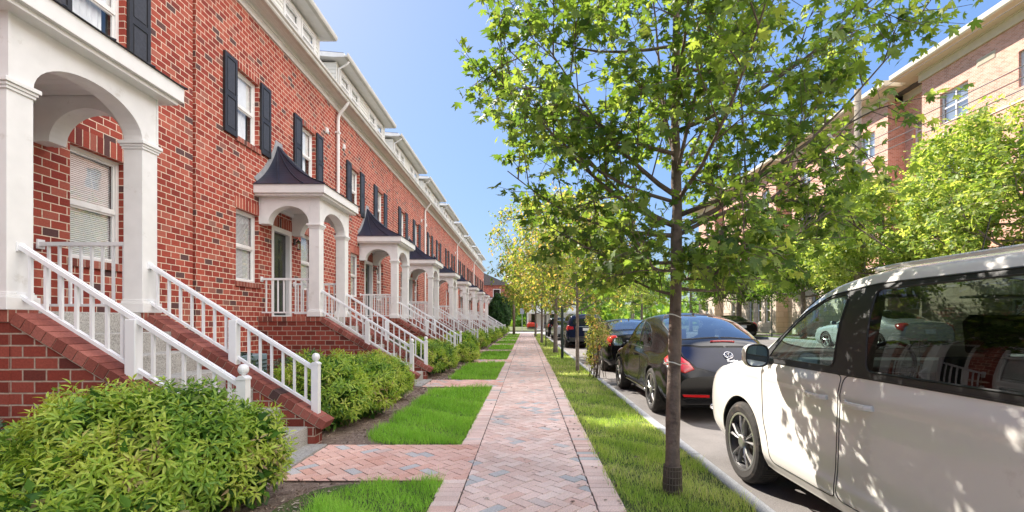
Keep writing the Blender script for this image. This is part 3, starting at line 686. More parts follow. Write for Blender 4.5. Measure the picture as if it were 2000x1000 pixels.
# end gables close the row
for (y, nm, hh_) in ((Y0 + D * 10, 'gable_wall', houses[-1]), (Y0 - D, 'gable_wall', houses[0])):
    g = MB(); a, b = (0.001, .12) if hh_ is houses[-1] else (-.12, -.001)
    g.prism([(0, -.3), (-9, -.3), (-9, 7.3), (-4.5, 9.98), (0, 7.3)], a, b, 'y')
    o = g.build(nm, M['brick'], hh_); o.location = (0, D if hh_ is houses[-1] else 0, 0)

for o in [c for c in CH[houses[1].name] if c.name.startswith('wall_lantern')]:      # the nearest porch has no lantern
    for c in CH.get(o.name, []): bpy.data.objects.remove(c)
    CH[houses[1].name].remove(o); bpy.data.objects.remove(o)
# ------------------------------------------------------------------ ground, paving, road
def road_z(x): return -.10 + .0275 * (x - 1.70)
def strip(name, xs, zs, y0, y1, mat, kind='structure', ny=1):
    m = MB()
    for i in range(len(xs) - 1):
        m.quad((xs[i], y0, zs[i]), (xs[i + 1], y0, zs[i + 1]), (xs[i + 1], y1, zs[i + 1]), (xs[i], y1, zs[i]))
    o = m.build(name, mat); tag(o, kind=kind); return o
tag(strip('ground', [-900, 1.6, 1.9, 14.1, 900], [-.16, -.16, -.20, .12, .2], -60, 1200, M['far']), kind='structure')
tag(strip('mulch_bed', [-5.3, -.66], [-.02, -.02], -8, 49.3, M['mulch']), kind='structure')
tag(strip('verge_soil', [.66, 1.60], [-.012, -.012], -6, 49.3, M['soil']), kind='structure')
XR1 = 13.9
tag(strip('road', [1.60, XR1 + .2], [road_z(1.60), road_z(XR1 + .2)], -40, 130, M['asphalt']), kind='structure')
g = MB(); g.box(-60, 60, 50.2, 61.5, -.3, -.055); tag(g.build('cross_street', M['conc']), kind='structure')
# granite kerbs, in stones
def kerb(x0, x1, zt, zb, y0, y1, name):
    m = MB(); y = y0; r = random.Random(3)
    while y < y1:
        l = r.uniform(1.3, 1.9); dz = r.uniform(-.004, .004); dx = r.uniform(-.006, .006)
        m.box(x0 + dx, x1 + dx, y, min(y + l, y1) - .008, zb, zt + dz); y += l
    tag(m.build(name, M['kerb'], bevel=.012), kind='structure')
kerb(1.58, 1.70, .0, -.2, -6, 49.3, 'kerb'); kerb(XR1, XR1 + .13, road_z(XR1) + .13, 0, -6, 120, 'far_kerb')
tag(strip('far_verge', [XR1 + .13, 15.5], [.360, .365], -20, 49, M['soil']), kind='structure')
tag(strip('far_pavement', [15.5, 17.2], [.368, .371], -20, 49, M['conc']), kind='structure')
tag(strip('far_lawn', [17.2, 40], [.369, .39], -20, 49, M['soil']), kind='structure')

def clip_rect(poly, x0, x1, y0, y1):
    for (ax, lim, sg) in ((0, x0, 1), (0, x1, -1), (1, y0, 1), (1, y1, -1)):
        out = []
        for i in range(len(poly)):
            a, b = poly[i], poly[(i + 1) % len(poly)]; da, db = (a[ax] - lim) * sg, (b[ax] - lim) * sg
            if da >= 0: out.append(a)
            if (da >= 0) != (db >= 0): t = da / (da - db); out.append((a[0] + (b[0] - a[0]) * t, a[1] + (b[1] - a[1]) * t))
        poly = out
        if len(poly) < 3: return []
    return poly
rp = random.Random(7)
def slab(m, poly, z=0.0, tilt=.0016, inset=.0040):
    cx = sum(p[0] for p in poly) / len(poly); cy = sum(p[1] for p in poly) / len(poly)
    dz = rp.gauss(0, .0011); tx, ty = rp.gauss(0, tilt * 4), rp.gauss(0, tilt * 4)
    n = len(poly); top = []; bot = []
    for (x, y) in poly:
        d = math.hypot(x - cx, y - cy) or 1; k = max(0, 1 - inset / d * 1.3); k2 = max(0, 1 - (inset + .002) / d * 1.3)
        X, Y = cx + (x - cx) * k2, cy + (y - cy) * k2; top.append((X, Y, z + dz + tx * (x - cx) + ty * (y - cy)))
        bot.append((cx + (x - cx) * k, cy + (y - cy) * k, z - .008))
    m.add(top + bot, [tuple(range(n))] + [(i, (i + 1) % n, n + (i + 1) % n, n + i) for i in range(n)])
def herring(m, x0, x1, y0, y1, w=.0925):
    R = math.sqrt(.5)
    def rot(a, b): return ((a + b) * R * w + x0 - .3, (b - a) * R * w + y0)   # (1,-1) runs across the walk
    # iterate over cells that can touch the rectangle
    amax = int((x1 - x0 + .6 + y1 - y0) / w) + 4
    for b in range(-8, amax):
        for a in range(-amax, amax):
            q = rot(a, b)
            if q[0] < x0 - .3 or q[0] > x1 + .3 or q[1] < y0 - .3 or q[1] > y1 + .3: continue
            d = (a - b) % 4
            if d == 0: c = [(a, b), (a + 2, b), (a + 2, b + 1), (a, b + 1)]
            elif d == 3: c = [(a, b), (a + 1, b), (a + 1, b + 2), (a, b + 2)]
            else: continue
            p = clip_rect([rot(*v) for v in c], x0, x1, y0, y1)
            if len(p) >= 3:
                A = abs(sum(p[i][0] * p[(i + 1) % len(p)][1] - p[(i + 1) % len(p)][0] * p[i][1] for i in range(len(p)))) / 2
                if A > .0004: slab(m, p)
PATHS = [(Y0 + D * k + 2.02, Y0 + D * k + 3.14) for k in range(-1, 9)]
m = MB(); y = -1.0
while y < 46.0: herring(m, -.49, .49, y, y + 7.4); y += 7.4
yl = -1.0
XE0, XE1 = -.69, .69
for (xa, xb) in ((-.69, -.492), (.492, .69)):
    y = -1.0
    while y < 50.0:
        if not (xa < 0 and any(a - .02 < y + .045 < b + .02 for a, b in PATHS)):
            j = rp.gauss(0, .003); slab(m, [(xa + j, y), (xb, y), (xb, y + .0925), (xa + j, y + .0925)])
        y += .0925
tag(m.build('sidewalk', M['paver'], uv=False, fix=False), kind='structure')
m = MB()
for (a, b) in PATHS[:5]:
    herring(m, -2.085, -.492, a + .0, b)
for (a, b) in PATHS[5:]:
    x = -1.945
    while x < -.5:
        yy = a
        while yy < b: slab(m, [(x, yy), (x + .0925, yy), (x + .0925, yy + .185), (x, yy + .185)]); yy += .185
        x += .0925
tag(m.build('entry_path', M['paverb'], uv=False, fix=False), kind='structure')
tag(strip('paving_bed', [-.69, .69], [-.006, -.006], -1, 50, M['mortarbed']), kind='structure')
m = MB()
for (a, b) in PATHS: m.quad((-2.085, a, -.005), (-.68, a, -.005), (-.68, b, -.005), (-2.085, b, -.005))
tag(m.build('path_bed', M['mortarbed']), kind='structure')

# ------------------------------------------------------------------ foliage tools
def rotz(v, a):
    c, s = np.cos(a), np.sin(a); return np.stack([v[:, 0] * c - v[:, 1] * s, v[:, 0] * s + v[:, 1] * c, v[:, 2]], 1)
def norm(v): return v / np.maximum(1e-9, np.linalg.norm(v, axis=1, keepdims=True))
def scatter_leaves(name, P, AX, NR, S, tmpl, tris, mat, parent=None, tone=None):
    """one leaf per row: position, axis, rough normal, size"""
    AX = norm(AX); SD = norm(np.cross(NR, AX)); NN = np.cross(AX, SD)
    T = np.asarray(tmpl); k = len(T)
    V = P[:, None, :] + S[:, None, None] * (T[None, :, 0:1] * AX[:, None, :] + T[None, :, 1:2] * SD[:, None, :] + T[None, :, 2:3] * NN[:, None, :])
    F = np.asarray(tris)[None] + (np.arange(len(P)) * k)[:, None, None]
    me = mesh_np(name, V.reshape(-1, 3), F.reshape(-1, len(tris[0])), mat)
    if tone is not None: at = me.attributes.new('tone', 'FLOAT', 'FACE'); at.data.foreach_set('value', np.repeat(tone, len(tris)).astype(np.float32))
    return link(name, me, parent)
half = [(0, 1), (9, .68), (15, .73), (23, .40), (33, .70), (40, .68), (47, .90), (56, .60), (64, .60), (74, .34), (88, .50), (101, .52), (125, .26)]
pts = [(a, r) for a, r in half] + [(180, .05)] + [(-a, r) for a, r in half[:0:-1]]
MAPLE = [(.0, 0, 0)] + [(r * math.cos(math.radians(a)), r * math.sin(math.radians(a)), -.22 * abs(r * math.sin(math.radians(a))) - .25 * max(0, r * math.cos(math.radians(a))) ** 2 + .05) for a, r in pts]
MAPLE_T = [(0, 1 + i, 1 + (i + 1) % len(pts)) for i in range(len(pts))]
LANCE = [(0, 0, 0), (.30, .135, .05), (.62, .11, -.04), (1, 0, -.26), (.62, -.11, -.04), (.30, -.135, .05), (.48, 0, -.05)]
LANCE_T = [(0, 1, 6), (1, 2, 6), (2, 3, 6), (3, 4, 6), (4, 5, 6), (5, 0, 6)]
DIAM = [(0, 0, 0), (.45, .28, .06), (1, 0, -.12), (.45, -.28, .06)]
DIAM_T = [(0, 1, 2), (0, 2, 3)]
CLUMP = [(0, 0, 0), (.4, .3, .05), (1, .05, -.1), (.5, -.25, .08), (.1, .2, .0), (.2, .7, .1), (-.3, .75, -.1), (-.15, .35, .1), (-.1, -.1, .0), (-.2, -.7, .05), (.25, -.8, -.12), (.3, -.4, .05)]
CLUMP_T = [(0, 1, 2), (0, 2, 3), (4, 5, 6), (4, 6, 7), (8, 9, 10), (8, 10, 11)]

def grow(rng, base, H, cen, rad, n_limb, n_sec, n_twig, n_leaf, h0, r0, lean=(0, 0), up=.35, limbs=None, twig_len=.45, droop=.1):
    """central leader with limbs, side branches and twigs; returns tube list and leaf points"""
    base = np.array(base, float); cen = np.array(cen, float); rad = np.array(rad, float)
    tubes = []; LP = []; LD = []; zmin = cen[2] - rad[2] * .97
    nseg = 28; tr = []
    wob = rng.normal(0, .0075, (nseg + 1, 2)).cumsum(0) * H / 5
    for i in range(nseg + 1):
        t = i / nseg; tr.append(base + np.array([lean[0] * t + wob[i, 0] * min(1, t * 2), lean[1] * t + wob[i, 1] * min(1, t * 2), H * t]))
    tr = np.array(tr); rr = [r0 * ((1.22, 1.06)[i] if i < 2 else (1 - .9 * (i / nseg) ** 1.1)) * (1 + rng.uniform(-.045, .075)) for i in range(nseg + 1)]
    tubes.append((tr, rr, 10))
    def at(h):
        t = np.clip((h - base[2]) / H * nseg, 0, nseg - .001); i = int(t); return tr[i] + (tr[i + 1] - tr[i]) * (t - i), r0 * (1 - .9 * (t / nseg) ** 1.1)
    def curve(p, q, lift, n=7, w=.03):
        L_ = np.linalg.norm(q - p); o = []
        jit = rng.normal(0, w * L_, (n + 1, 3)).cumsum(0) * .35
        for i in range(n + 1):
            t = i / n; x = p + (q - p) * t; x = x + np.array([0, 0, lift * L_ * math.sin(math.pi * t) * .5]) + jit[i] * t; o.append(x)
        return np.array(o)
    L = []
    if limbs:
        for (h, q, rf) in limbs: p, r = at(h); L.append((p, np.array(q, float), r * rf))
    for i in range(n_limb):
        f = (i + .5) / n_limb; h = base[2] + h0 + (H * .93 - h0) * f ** .9; a = i * 2.39996 + rng.uniform(-.3, .3)
        p, r = at(h)
        el = (f * 1.15 - .35) + rng.uniform(-.15, .15)
        d = np.array([math.cos(a) * math.cos(el), math.sin(a) * math.cos(el), math.sin(el)])
        q = cen + d * rad * rng.uniform(.82, 1.0)
        L.append((p, q, r * .5))
    for (p, q, r) in L:
        c = curve(p, q, -up * .6 if q[2] > p[2] else up); n = len(c)
        tubes.append((c, [max(.004, r * (1 - .85 * k / (n - 1))) for k in range(n)], 6))
        Ln = np.linalg.norm(q - p); dir0 = (q - p) / Ln
        for j in range(n_sec):
            t = .18 + .82 * (j + rng.uniform(0, .9)) / n_sec; t = min(t, 1)
            k = t * (n - 1); k0 = min(int(k), n - 2); s = c[k0] + (c[k0 + 1] - c[k0]) * (k - k0)
            out = rng.normal(0, 1, 3); out -= dir0 * out.dot(dir0); out /= np.linalg.norm(out)
            dd = dir0 * rng.uniform(.3, .9) + out * rng.uniform(.6, 1.1) + np.array([0, 0, rng.uniform(-.25, .3)]); dd /= np.linalg.norm(dd)
            sl = Ln * rng.uniform(.22, .48) * (1.1 - .5 * t)
            e = s + dd * sl; rel = (e - cen) / rad; m_ = np.linalg.norm(rel)
            if m_ > 1.03: e = cen + rel / m_ * rad * rng.uniform(.93, 1.05)
            c2 = curve(s, e, .1, 5, .05); tubes.append((c2, [max(.0028, r * .32 * (1 - .7 * i / 5)) for i in range(6)], 4))
            for u in range(n_twig):
                t2 = .25 + .75 * (u + rng.uniform(0, 1)) / n_twig; k = min(t2, 1) * 5; k0 = min(int(k), 4)
                s2 = c2[k0] + (c2[k0 + 1] - c2[k0]) * (k - k0)
                o2 = rng.normal(0, 1, 3); dd2 = dd * .7 + o2 / np.linalg.norm(o2) * .9; dd2 /= np.linalg.norm(dd2); dd2[2] -= droop
                tl = twig_len * rng.uniform(.5, 1.1); e2 = s2 + dd2 * tl
                tubes.append((np.array([s2, (s2 + e2) / 2 + rng.normal(0, .02, 3) * tl * 2, e2]), [.0032, .0024, .0015], 3))
                for v in range(n_leaf):
                    tt = .2 + .85 * (v + rng.uniform(0, .8)) / n_leaf; tt = min(tt, 1.02)
                    if (s2 + (e2 - s2) * tt)[2] < zmin: continue
                    LP.append(s2 + (e2 - s2) * tt); LD.append(dd2)
    return tubes, np.array(LP), np.array(LD)
def tubes_mesh(name, tubes, mat, parent):
    m = MB()
    for c, r, n in tubes: m.tube([tuple(x) for x in c], list(r), n, cap=(n > 5))
    return m.build(name, mat, parent, smooth=True, uv=False, fix=False)
def tree(name, label, cat, group, base, H, cen, rad, leafmat, size, seed, n_limb=16, n_sec=7, n_twig=4, n_leaf=6, h0=1.5, r0=.07, tmpl=None, tris=None, bark='bark', spread=.06, limbs=None, lean=(0, 0), twig_len=.45, parts=True):
    rng = np.random.default_rng(seed)
    root = empty(name, base, 0, label, cat, group)
    tubes, LP, LD = grow(rng, (0, 0, -.05), H, np.array(cen) - np.array(base), rad, n_limb, n_sec, n_twig, n_leaf, h0, r0, lean, limbs=[(h - base[2], np.array(q) - np.array(base), f) for h, q, f in limbs] if limbs else None, twig_len=twig_len)
    tubes_mesh('trunk', tubes, M[bark], root)
    n = len(LP); P = LP + rng.normal(0, spread, (n, 3)); A = rng.normal(0, .75, (n, 3)) + LD * .6; A[:, 2] -= .35
    NR = rng.normal(0, .42, (n, 3)) + np.array([0, 0, 1.0]); S = size * rng.uniform(.55, 1.15, n)
    scatter_leaves('crown', P, A, NR, S, tmpl or DIAM, tris or DIAM_T, M[leafmat], root)
    return root

def blades(name, rects, mat, dens, hgt, wid, seed, lab, keep=None, zfun=None):
    """a patch of grass blades; density thins with distance"""
    rng = np.random.default_rng(seed); PS = []; WS = []; HS = []
    for (x0, x1, y0, y1) in rects:
        y = y0
        while y < y1:
            ye = min(y + .5, y1); f = max(1, y / 4.5); n = int(dens * (x1 - x0) * (ye - y) / f ** 1.5)
            p = np.stack([rng.uniform(x0, x1, n), rng.uniform(y, ye, n)], 1); PS.append(p); WS.append(np.full(n, wid * f ** .85)); HS.append(np.full(n, hgt)); y = ye
    P = np.concatenate(PS); W_ = np.concatenate(WS); H_ = np.concatenate(HS)
    if keep is not None: k = keep(P, rng); P, W_, H_ = P[k], W_[k], H_[k]
    n = len(P); clump = .45 + 1.15 * np.abs(np.sin(P[:, 0] * 5.1 + np.sin(P[:, 1] * 3.7) * 2) * np.cos(P[:, 1] * 2.9 + P[:, 0] * 2))
    H_ = H_ * clump * rng.uniform(.5, 1.25, n); a = rng.uniform(0, 2 * np.pi, n); le = rng.uniform(.15, .95, n) * H_; la = rng.uniform(0, 2 * np.pi, n)
    z = np.full(n, -.015) if zfun is None else zfun(P)
    B = np.stack([P[:, 0], P[:, 1], z], 1); dx = np.stack([np.cos(a), np.sin(a), 0 * a], 1) * W_[:, None] / 2
    ld = np.stack([np.cos(la), np.sin(la), 0 * a], 1)
    mid = B + ld * (le * .35)[:, None] + np.array([0, 0, 1]) * (H_ * .6)[:, None]; tip = B + ld * le[:, None] + np.array([0, 0, 1]) * H_[:, None]
    V = np.stack([B - dx, B + dx, mid - dx * .6, mid + dx * .6, tip], 1).reshape(-1, 3)
    F = (np.array([(0, 1, 3), (0, 3, 2), (2, 3, 4)])[None] + (np.arange(n) * 5)[:, None, None]).reshape(-1, 3)
    me = mesh_np(name, V, F, M[mat])
    tn = .42 + .30 * np.sin(P[:, 0] * 3.1 + 2 * np.sin(P[:, 1] * 1.7)) * np.cos(P[:, 1] * 2.3 + P[:, 0]) + .12 * np.sin(P[:, 1] * 9 + P[:, 0] * 11) + rng.normal(0, .10, n)
    at = me.attributes.new('tone', 'FLOAT', 'FACE'); at.data.foreach_set('value', np.repeat(np.clip(tn, 0, 1), 3).astype(np.float32))
    o = link(name, me); tag(o, lab, 'grass', kind='stuff'); return o
def in_lawn(P, rng):
    ok = np.zeros(len(P), bool)
    for (a, b) in LAWNS:
        xl = -1.52 if b < 4.2 else -1.80; cx = np.clip(P[:, 0], xl + .45, 0); cy = np.clip(P[:, 1], a + .5, b - .5)
        e = ((P[:, 0] - cx) / .45) ** 2 + ((P[:, 1] - cy) / .5) ** 2
        ok |= (P[:, 1] > a) & (P[:, 1] < b) & (e + rng.normal(0, .12, len(P)) < 1) & (P[:, 0] < -.68 + rng.normal(0, .012, len(P)))
    return ok
LAWNS = [(PATHS[i][1] + .02, PATHS[i + 1][0] - .02) for i in range(len(PATHS) - 1)] + [(PATHS[-1][1], 49.2)]
# the first lawn patch is short and broad
blades('verge_grass', [(.64, 1.58, 1.6, 49)], 'grass', 5200, .065, .0042, 1, 'sunlit kerbside strip of grass, straw mixed in', keep=lambda P, r: (r.random(len(P)) < np.clip(((P[:, 0] - .62) / .14), .08, 1)) & (np.abs(np.sin(P[:, 0] * 7 + P[:, 1] * 1.3) * np.sin(P[:, 1] * 2.1 - P[:, 0] * 3)) + r.random(len(P)) * .62 > .24))
blades('lawn_grass', [(-1.85, -.66, a, b) for a, b in LAWNS if b > 2.0], 'lawn', 6500, .075, .0042, 2, 'small green lawns between the brick walk and the mulch beds', keep=in_lawn)
m = MB()
for (a, b) in LAWNS:
    pl = []
    for (cx, cy, q0) in ((-1.33, a + .5, 180), (-1.33, b - .5, 90)):
        for k in range(7):
            an = math.radians(q0 + (90 if q0 == 180 else 90) * (k / 6)) if q0 == 180 else math.radians(180 - 90 * k / 6)
            if q0 == 180: an = math.radians(270 - 90 * k / 6)
            pl.append((cx + .43 * math.cos(an), cy + .48 * math.sin(an)))
    pl = [(-.69, a)] + pl + [(-.69, b)]
    m.add([(x, y, -.014) for x, y in pl], [tuple(range(len(pl)))])
tag(m.build('lawn_soil', M['soil'], fix=False), kind='structure')
# loose bark chips on the beds
def chips(name, n, x0, x1, y0, y1, seed, mat, size, lab, avoid=True):
    rng = np.random.default_rng(seed); P = np.stack([rng.uniform(x0, x1, n), y0 + (y1 - y0) * rng.random(n) ** 1.7, rng.uniform(-.018, -.004, n)], 1)
    if avoid:
        k = ~in_lawn(P[:, :2], rng)
        for a, b in PATHS: k &= ~((P[:, 1] > a - .02) & (P[:, 1] < b + .02) & (P[:, 0] > -1.96))
        P = P[k]
    n = len(P); A = rng.normal(0, 1, (n, 3)); A[:, 2] *= .25; NR = rng.normal(0, .35, (n, 3)) + np.array([0, 0, 1])
    o = scatter_leaves(name, P, A, NR, size * rng.uniform(.4, 1.3, n) * np.clip(P[:, 1] / 5, 1, 3), [(0, -.14, 0), (1, -.1, .02), (.95, .12, .03), (.05, .16, 0)], [(0, 1, 2), (0, 2, 3)], M[mat]); tag(o, lab, 'mulch', kind='stuff')
chips('mulch_chips', 30000, -3.4, -.69, 3.0, 24, 4, 'chip', .028, 'brown shredded bark mulch covering the planting beds')

# ------------------------------------------------------------------ shrubs
def shrub(name, label, cat, group, blobs, mat, size, n_spray, seed, leaves=12, tmpl=LANCE, tris=LANCE_T, spray=.13, deep='nandina_shaded', inner=.5, up=.5):
    rng = np.random.default_rng(seed); cen = np.mean([b[0] for b in blobs], 0); base = (cen[0], cen[1], 0)
    root = empty(name, base, 0, label, cat, group); P = []; Dr = []
    B = np.array([b[0] for b in blobs]); R = np.array([b[1] for b in blobs]); wts = (R[:, 0] * R[:, 1] * R[:, 2]) ** (2 / 3); wts /= wts.sum()
    tot = 0
    while len(P) < n_spray and tot < n_spray * 20:
        tot += 1; i = rng.choice(len(B), p=wts); d = rng.normal(0, 1, 3); d /= np.linalg.norm(d)
        if d[2] < -.45: continue
        p = B[i] + d * R[i] * (rng.uniform(.88, 1.06) + .09 * math.sin(d[0] * 7 + i) * math.cos(d[1] * 6 + d[2] * 5))
        if p[2] < .03: continue
        if any(j != i and np.linalg.norm((p - B[j]) / R[j]) < .85 for j in range(len(B))): continue
        P.append(p); Dr.append(d)
    P = np.array(P); Dr = np.array(Dr)
    n = len(P); ax = norm(Dr * .75 + np.array([0, 0, up]) + rng.normal(0, .22, (n, 3)))          # whorls of drooping leaves round each shoot tip
    u_ = norm(np.cross(ax, rng.normal(0, 1, (n, 3)))); v_ = np.cross(ax, u_); k = leaves; ph = rng.uniform(0, 6.28, n)
    fz = np.cos(P[:, 0] * 7.3 + 1) * np.sin(P[:, 1] * 6.1) + np.sin(P[:, 2] * 9 + P[:, 0] * 4); tn = np.clip(.5 + .2 * fz + rng.normal(0, .16, n), 0, 1)
    O = []; A_ = []; NN_ = []; S_ = []; T_ = []
    for j in range(k):
        f = (j + .5) / k; th = .35 + 1.55 * f + rng.normal(0, .14, n); fi = ph + j * 2.4 + rng.normal(0, .2, n)
        rd = u_ * np.cos(fi)[:, None] + v_ * np.sin(fi)[:, None]; d = ax * np.cos(th)[:, None] + rd * np.sin(th)[:, None]; d[:, 2] -= .30
        O.append(P + ax * (spray * (.35 - .8 * f)) + rd * (size * .12)); A_.append(d); NN_.append(ax + rng.normal(0, .22, (n, 3))); S_.append(size * (.72 + .45 * f) * rng.uniform(.75, 1.15, n)); T_.append(tn)
    scatter_leaves('foliage', np.concatenate(O) - np.array(base), np.concatenate(A_), np.concatenate(NN_), np.concatenate(S_), tmpl, tris, M[mat], root, tone=np.concatenate(T_))
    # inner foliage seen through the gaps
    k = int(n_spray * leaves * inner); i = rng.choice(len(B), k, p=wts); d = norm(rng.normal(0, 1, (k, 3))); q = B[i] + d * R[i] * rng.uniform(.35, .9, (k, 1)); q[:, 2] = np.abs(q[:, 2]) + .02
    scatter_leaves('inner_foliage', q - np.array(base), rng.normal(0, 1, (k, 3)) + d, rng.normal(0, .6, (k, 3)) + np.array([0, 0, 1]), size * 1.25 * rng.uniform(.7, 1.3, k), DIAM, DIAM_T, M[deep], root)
    st = MB()
    for _ in range(min(40, 8 + len(B) * 5)):
        i = rng.choice(len(B), p=wts); e = B[i] + norm(rng.normal(0, 1, (1, 3)))[0] * R[i] * .7; s = np.array([B[i][0] + rng.normal(0, .08), B[i][1] + rng.normal(0, .08), 0])
        e[2] = max(e[2], .1); st.tube([tuple(s - base), tuple((s + e) / 2 - base + rng.normal(0, .03, 3)), tuple(e - base)], [.008, .006, .003], 4)
    st.build('stems', M['stem'], root, uv=False, fix=False)
    return root
def blobs_line(p, q, n, r, rng, jit=.12, zc=None):
    o = []
    for i in range(n):
        t = (i + .5) / n; c = np.array(p) + (np.array(q) - np.array(p)) * t + rng.normal(0, jit, 3) * np.array([1, 1, .35]); s = rng.uniform(.8, 1.15); rr = np.array(r) * s; o.append((c, rr))
    return o
# ------------------------------------------------------------------ the kerbside maple near the camera
MB_ = (1.11, 3.63, 0)
def pz(px, py, Y): return ((px - 1029) * Y / 930, Y, 1.3 - (py - 627) * Y / 930)
lim = [(2.02, pz(975, 170, 3.6), .55), (1.95, pz(1000, 330, 3.7), .5), (2.25, pz(1060, 60, 3.3), .55), (2.0, pz(1600, 210, 3.4), .6), (1.95, pz(1760, 470, 3.6), .5),
       (2.1, pz(1800, 60, 3.2), .55), (1.55, pz(1560, 500, 3.9), .35), (1.5, pz(1180, 500, 3.9), .35), (1.75, pz(1060, 440, 3.6), .4), (2.4, pz(1400, -60, 3.0), .5), (2.5, pz(1250, -120, 4.0), .5),
       (1.7, pz(1640, 420, 3.1), .4), (1.65, pz(1450, 480, 2.7), .35), (1.7, pz(1240, 470, 2.9), .35), (2.2, pz(950, 120, 3.4), .4)]
tree('maple_tree', 'nearest tree, a young maple with lobed leaves, its trunk tied and guarded by the kerb', 'tree', 'street trees on the verge',
     MB_, 5.6, (1.14, 3.50, 3.62), (1.54, 1.25, 2.12), 'maple', .067, 11, n_limb=21, n_sec=9, n_twig=5, n_leaf=8, h0=1.75, r0=.056, tmpl=MAPLE, tris=MAPLE_T, spread=.035, limbs=lim, lean=(.02, .05), twig_len=.34)
mt = [o for o in bpy.data.objects if o.name == 'maple_tree'][0]
g = MB(); n = 20
for i in range(n):                                                   # ribbed trunk guard
    a = 2 * math.pi * i / n; c, s = math.cos(a), math.sin(a); g.tube([(.071 * c, .071 * s, 0), (.064 * c, .064 * s, .20)], .0042, 4)
for z in (.02, .07, .12, .17, .2): g.tube([((.072 - z * .03) * math.cos(t * math.pi / 12), (.072 - z * .03) * math.sin(t * math.pi / 12), z) for t in range(25)], .0035, 4)
M['guard'] = pm('brown_plastic_guard', (.16, .12, .09), .6, var=.2)
g.build('trunk_guard', M['guard'], mt, uv=False, fix=False)
M['tie'] = pm('white_tree_tie', (.75, .72, .66), .7)
for z, e in ((1.34, .10), (.98, .04)):
    g = MB(); g.tube([(.062 * math.cos(t * math.pi / 10), .062 * math.sin(t * math.pi / 10), z + .012 * math.sin(t * .6)) for t in range(21)], .0045, 5)
    g.tube([(.06, -.03, z), (.06 + e, -.06, z - .005)], .003, 4); g.build('tree_tie', M['tie'], mt, uv=False, fix=False)

# other street trees along the verge
def st(px, Y, H, r, zc, rz, mat, seed, lab, sz=.07, h0=1.4, r0=.05, X=None, ns=(16, 7, 4, 7), ry=None, bark='bark2', tmpl=None, tris=None):
    X = X if X is not None else (px - 1029) * Y / 930
    return tree('street_tree', lab, 'tree', 'street trees on the verge', (X, Y, 0), H, (X, Y, zc), (r, ry or r, rz), mat, sz, seed, n_limb=ns[0], n_sec=ns[1], n_twig=ns[2], n_leaf=ns[3], h0=h0, r0=r0, bark=bark, tmpl=tmpl, tris=tris)
st(1128, 12.1, 4.6, 1.65, 3.0, 1.5, 'green1', 21, 'second street tree from the camera, slim trunk in the grass beside the black sedan', .11, 1.5, .05, ns=(22, 9, 5, 8))
st(1085, 19.2, 6.6, 2.75, 4.1, 2.4, 'green1', 22, 'third street tree from the camera, stout bare trunk beside the green post', .16, 1.7, .09, ns=(24, 9, 6, 8))
st(1058, 28.5, 5.6, 2.5, 3.7, 2.1, 'green1', 23, 'fourth street tree from the camera, dark leaning trunk before the small parked car', .19, 1.5, .08, ns=(22, 9, 5, 7))
st(1046, 39.0, 6.5, 2.6, 4.2, 2.2, 'green1', 24, 'farthest verge tree, next to the crossing at the end of the walk', .24, 1.8, .09, ns=(22, 9, 5, 7))
# tinted suckers at the kerb
shrub('sucker_shoots', 'yellow and pink tinted shoots growing at the kerb behind the second street tree', 'shrub', None,
      [(np.array((1.50, 11.0, .5)), np.array((.15, .18, .42))), (np.array((1.62, 10.9, .95)), np.array((.24, .22, .36))), (np.array((1.56, 11.1, 1.35)), np.array((.15, .15, .22)))], 'pinkleaf', .09, 120, 31, 7, spray=.12, deep='pinkleaf', inner=.2)

# nandina and other shrubs in the beds
rg = np.random.default_rng(5)
A = lambda *p: np.array(p, float)
shrub('nandina_bush', 'large leafy nandina in the left foreground, below the near stair railing', 'bush', 'green bushes in front of the porches',
      [(A(-2.30, 3.15, .36), A(.42, .48, .50)), (A(-2.72, 3.10, .38), A(.44, .48, .47)), (A(-3.15, 2.98, .25), A(.42, .42, .36)), (A(-2.50, 2.72, .26), A(.35, .32, .36)), (A(-2.02, 3.42, .30), A(.26, .26, .38)), (A(-3.5, 3.1, .18), A(.36, .36, .28))], 'nandina', .070, 1250, 41, 14, spray=.12)
shrub('nandina_bush', 'low sprawling nandina at the bottom left, in front of the large one', 'bush', 'green bushes in front of the porches',
      [(A(-2.55, 2.35, .16), A(.30, .26, .30)), (A(-2.95, 2.45, .2), A(.34, .3, .34)), (A(-2.12, 2.62, .10), A(.22, .22, .22)), (A(-3.3, 2.6, .22), A(.3, .3, .34))], 'nandina', .070, 460, 42, 14, spray=.12)
shrub('tinted_shrub', 'small yellow shrub with a pink tip in the bottom left corner', 'bush', None, [(A(-2.20, 1.98, .24), A(.17, .15, .17))], 'nandina', .06, 120, 43, 12, spray=.10)
shrub('azalea_bush', 'small dark grey-green shrub against the brick stair wall at the left edge', 'bush', None, [(A(-3.95, 3.38, .32), A(.3, .22, .3)), (A(-3.45, 3.5, .30), A(.3, .16, .27)), (A(-4.4, 3.3, .28), A(.35, .25, .3))], 'azalea', .045, 420, 44, 10, DIAM, DIAM_T, spray=.08, inner=.4)
ordb = ['', 'first', 'second', 'third', 'fourth', 'fifth', 'sixth', 'seventh']
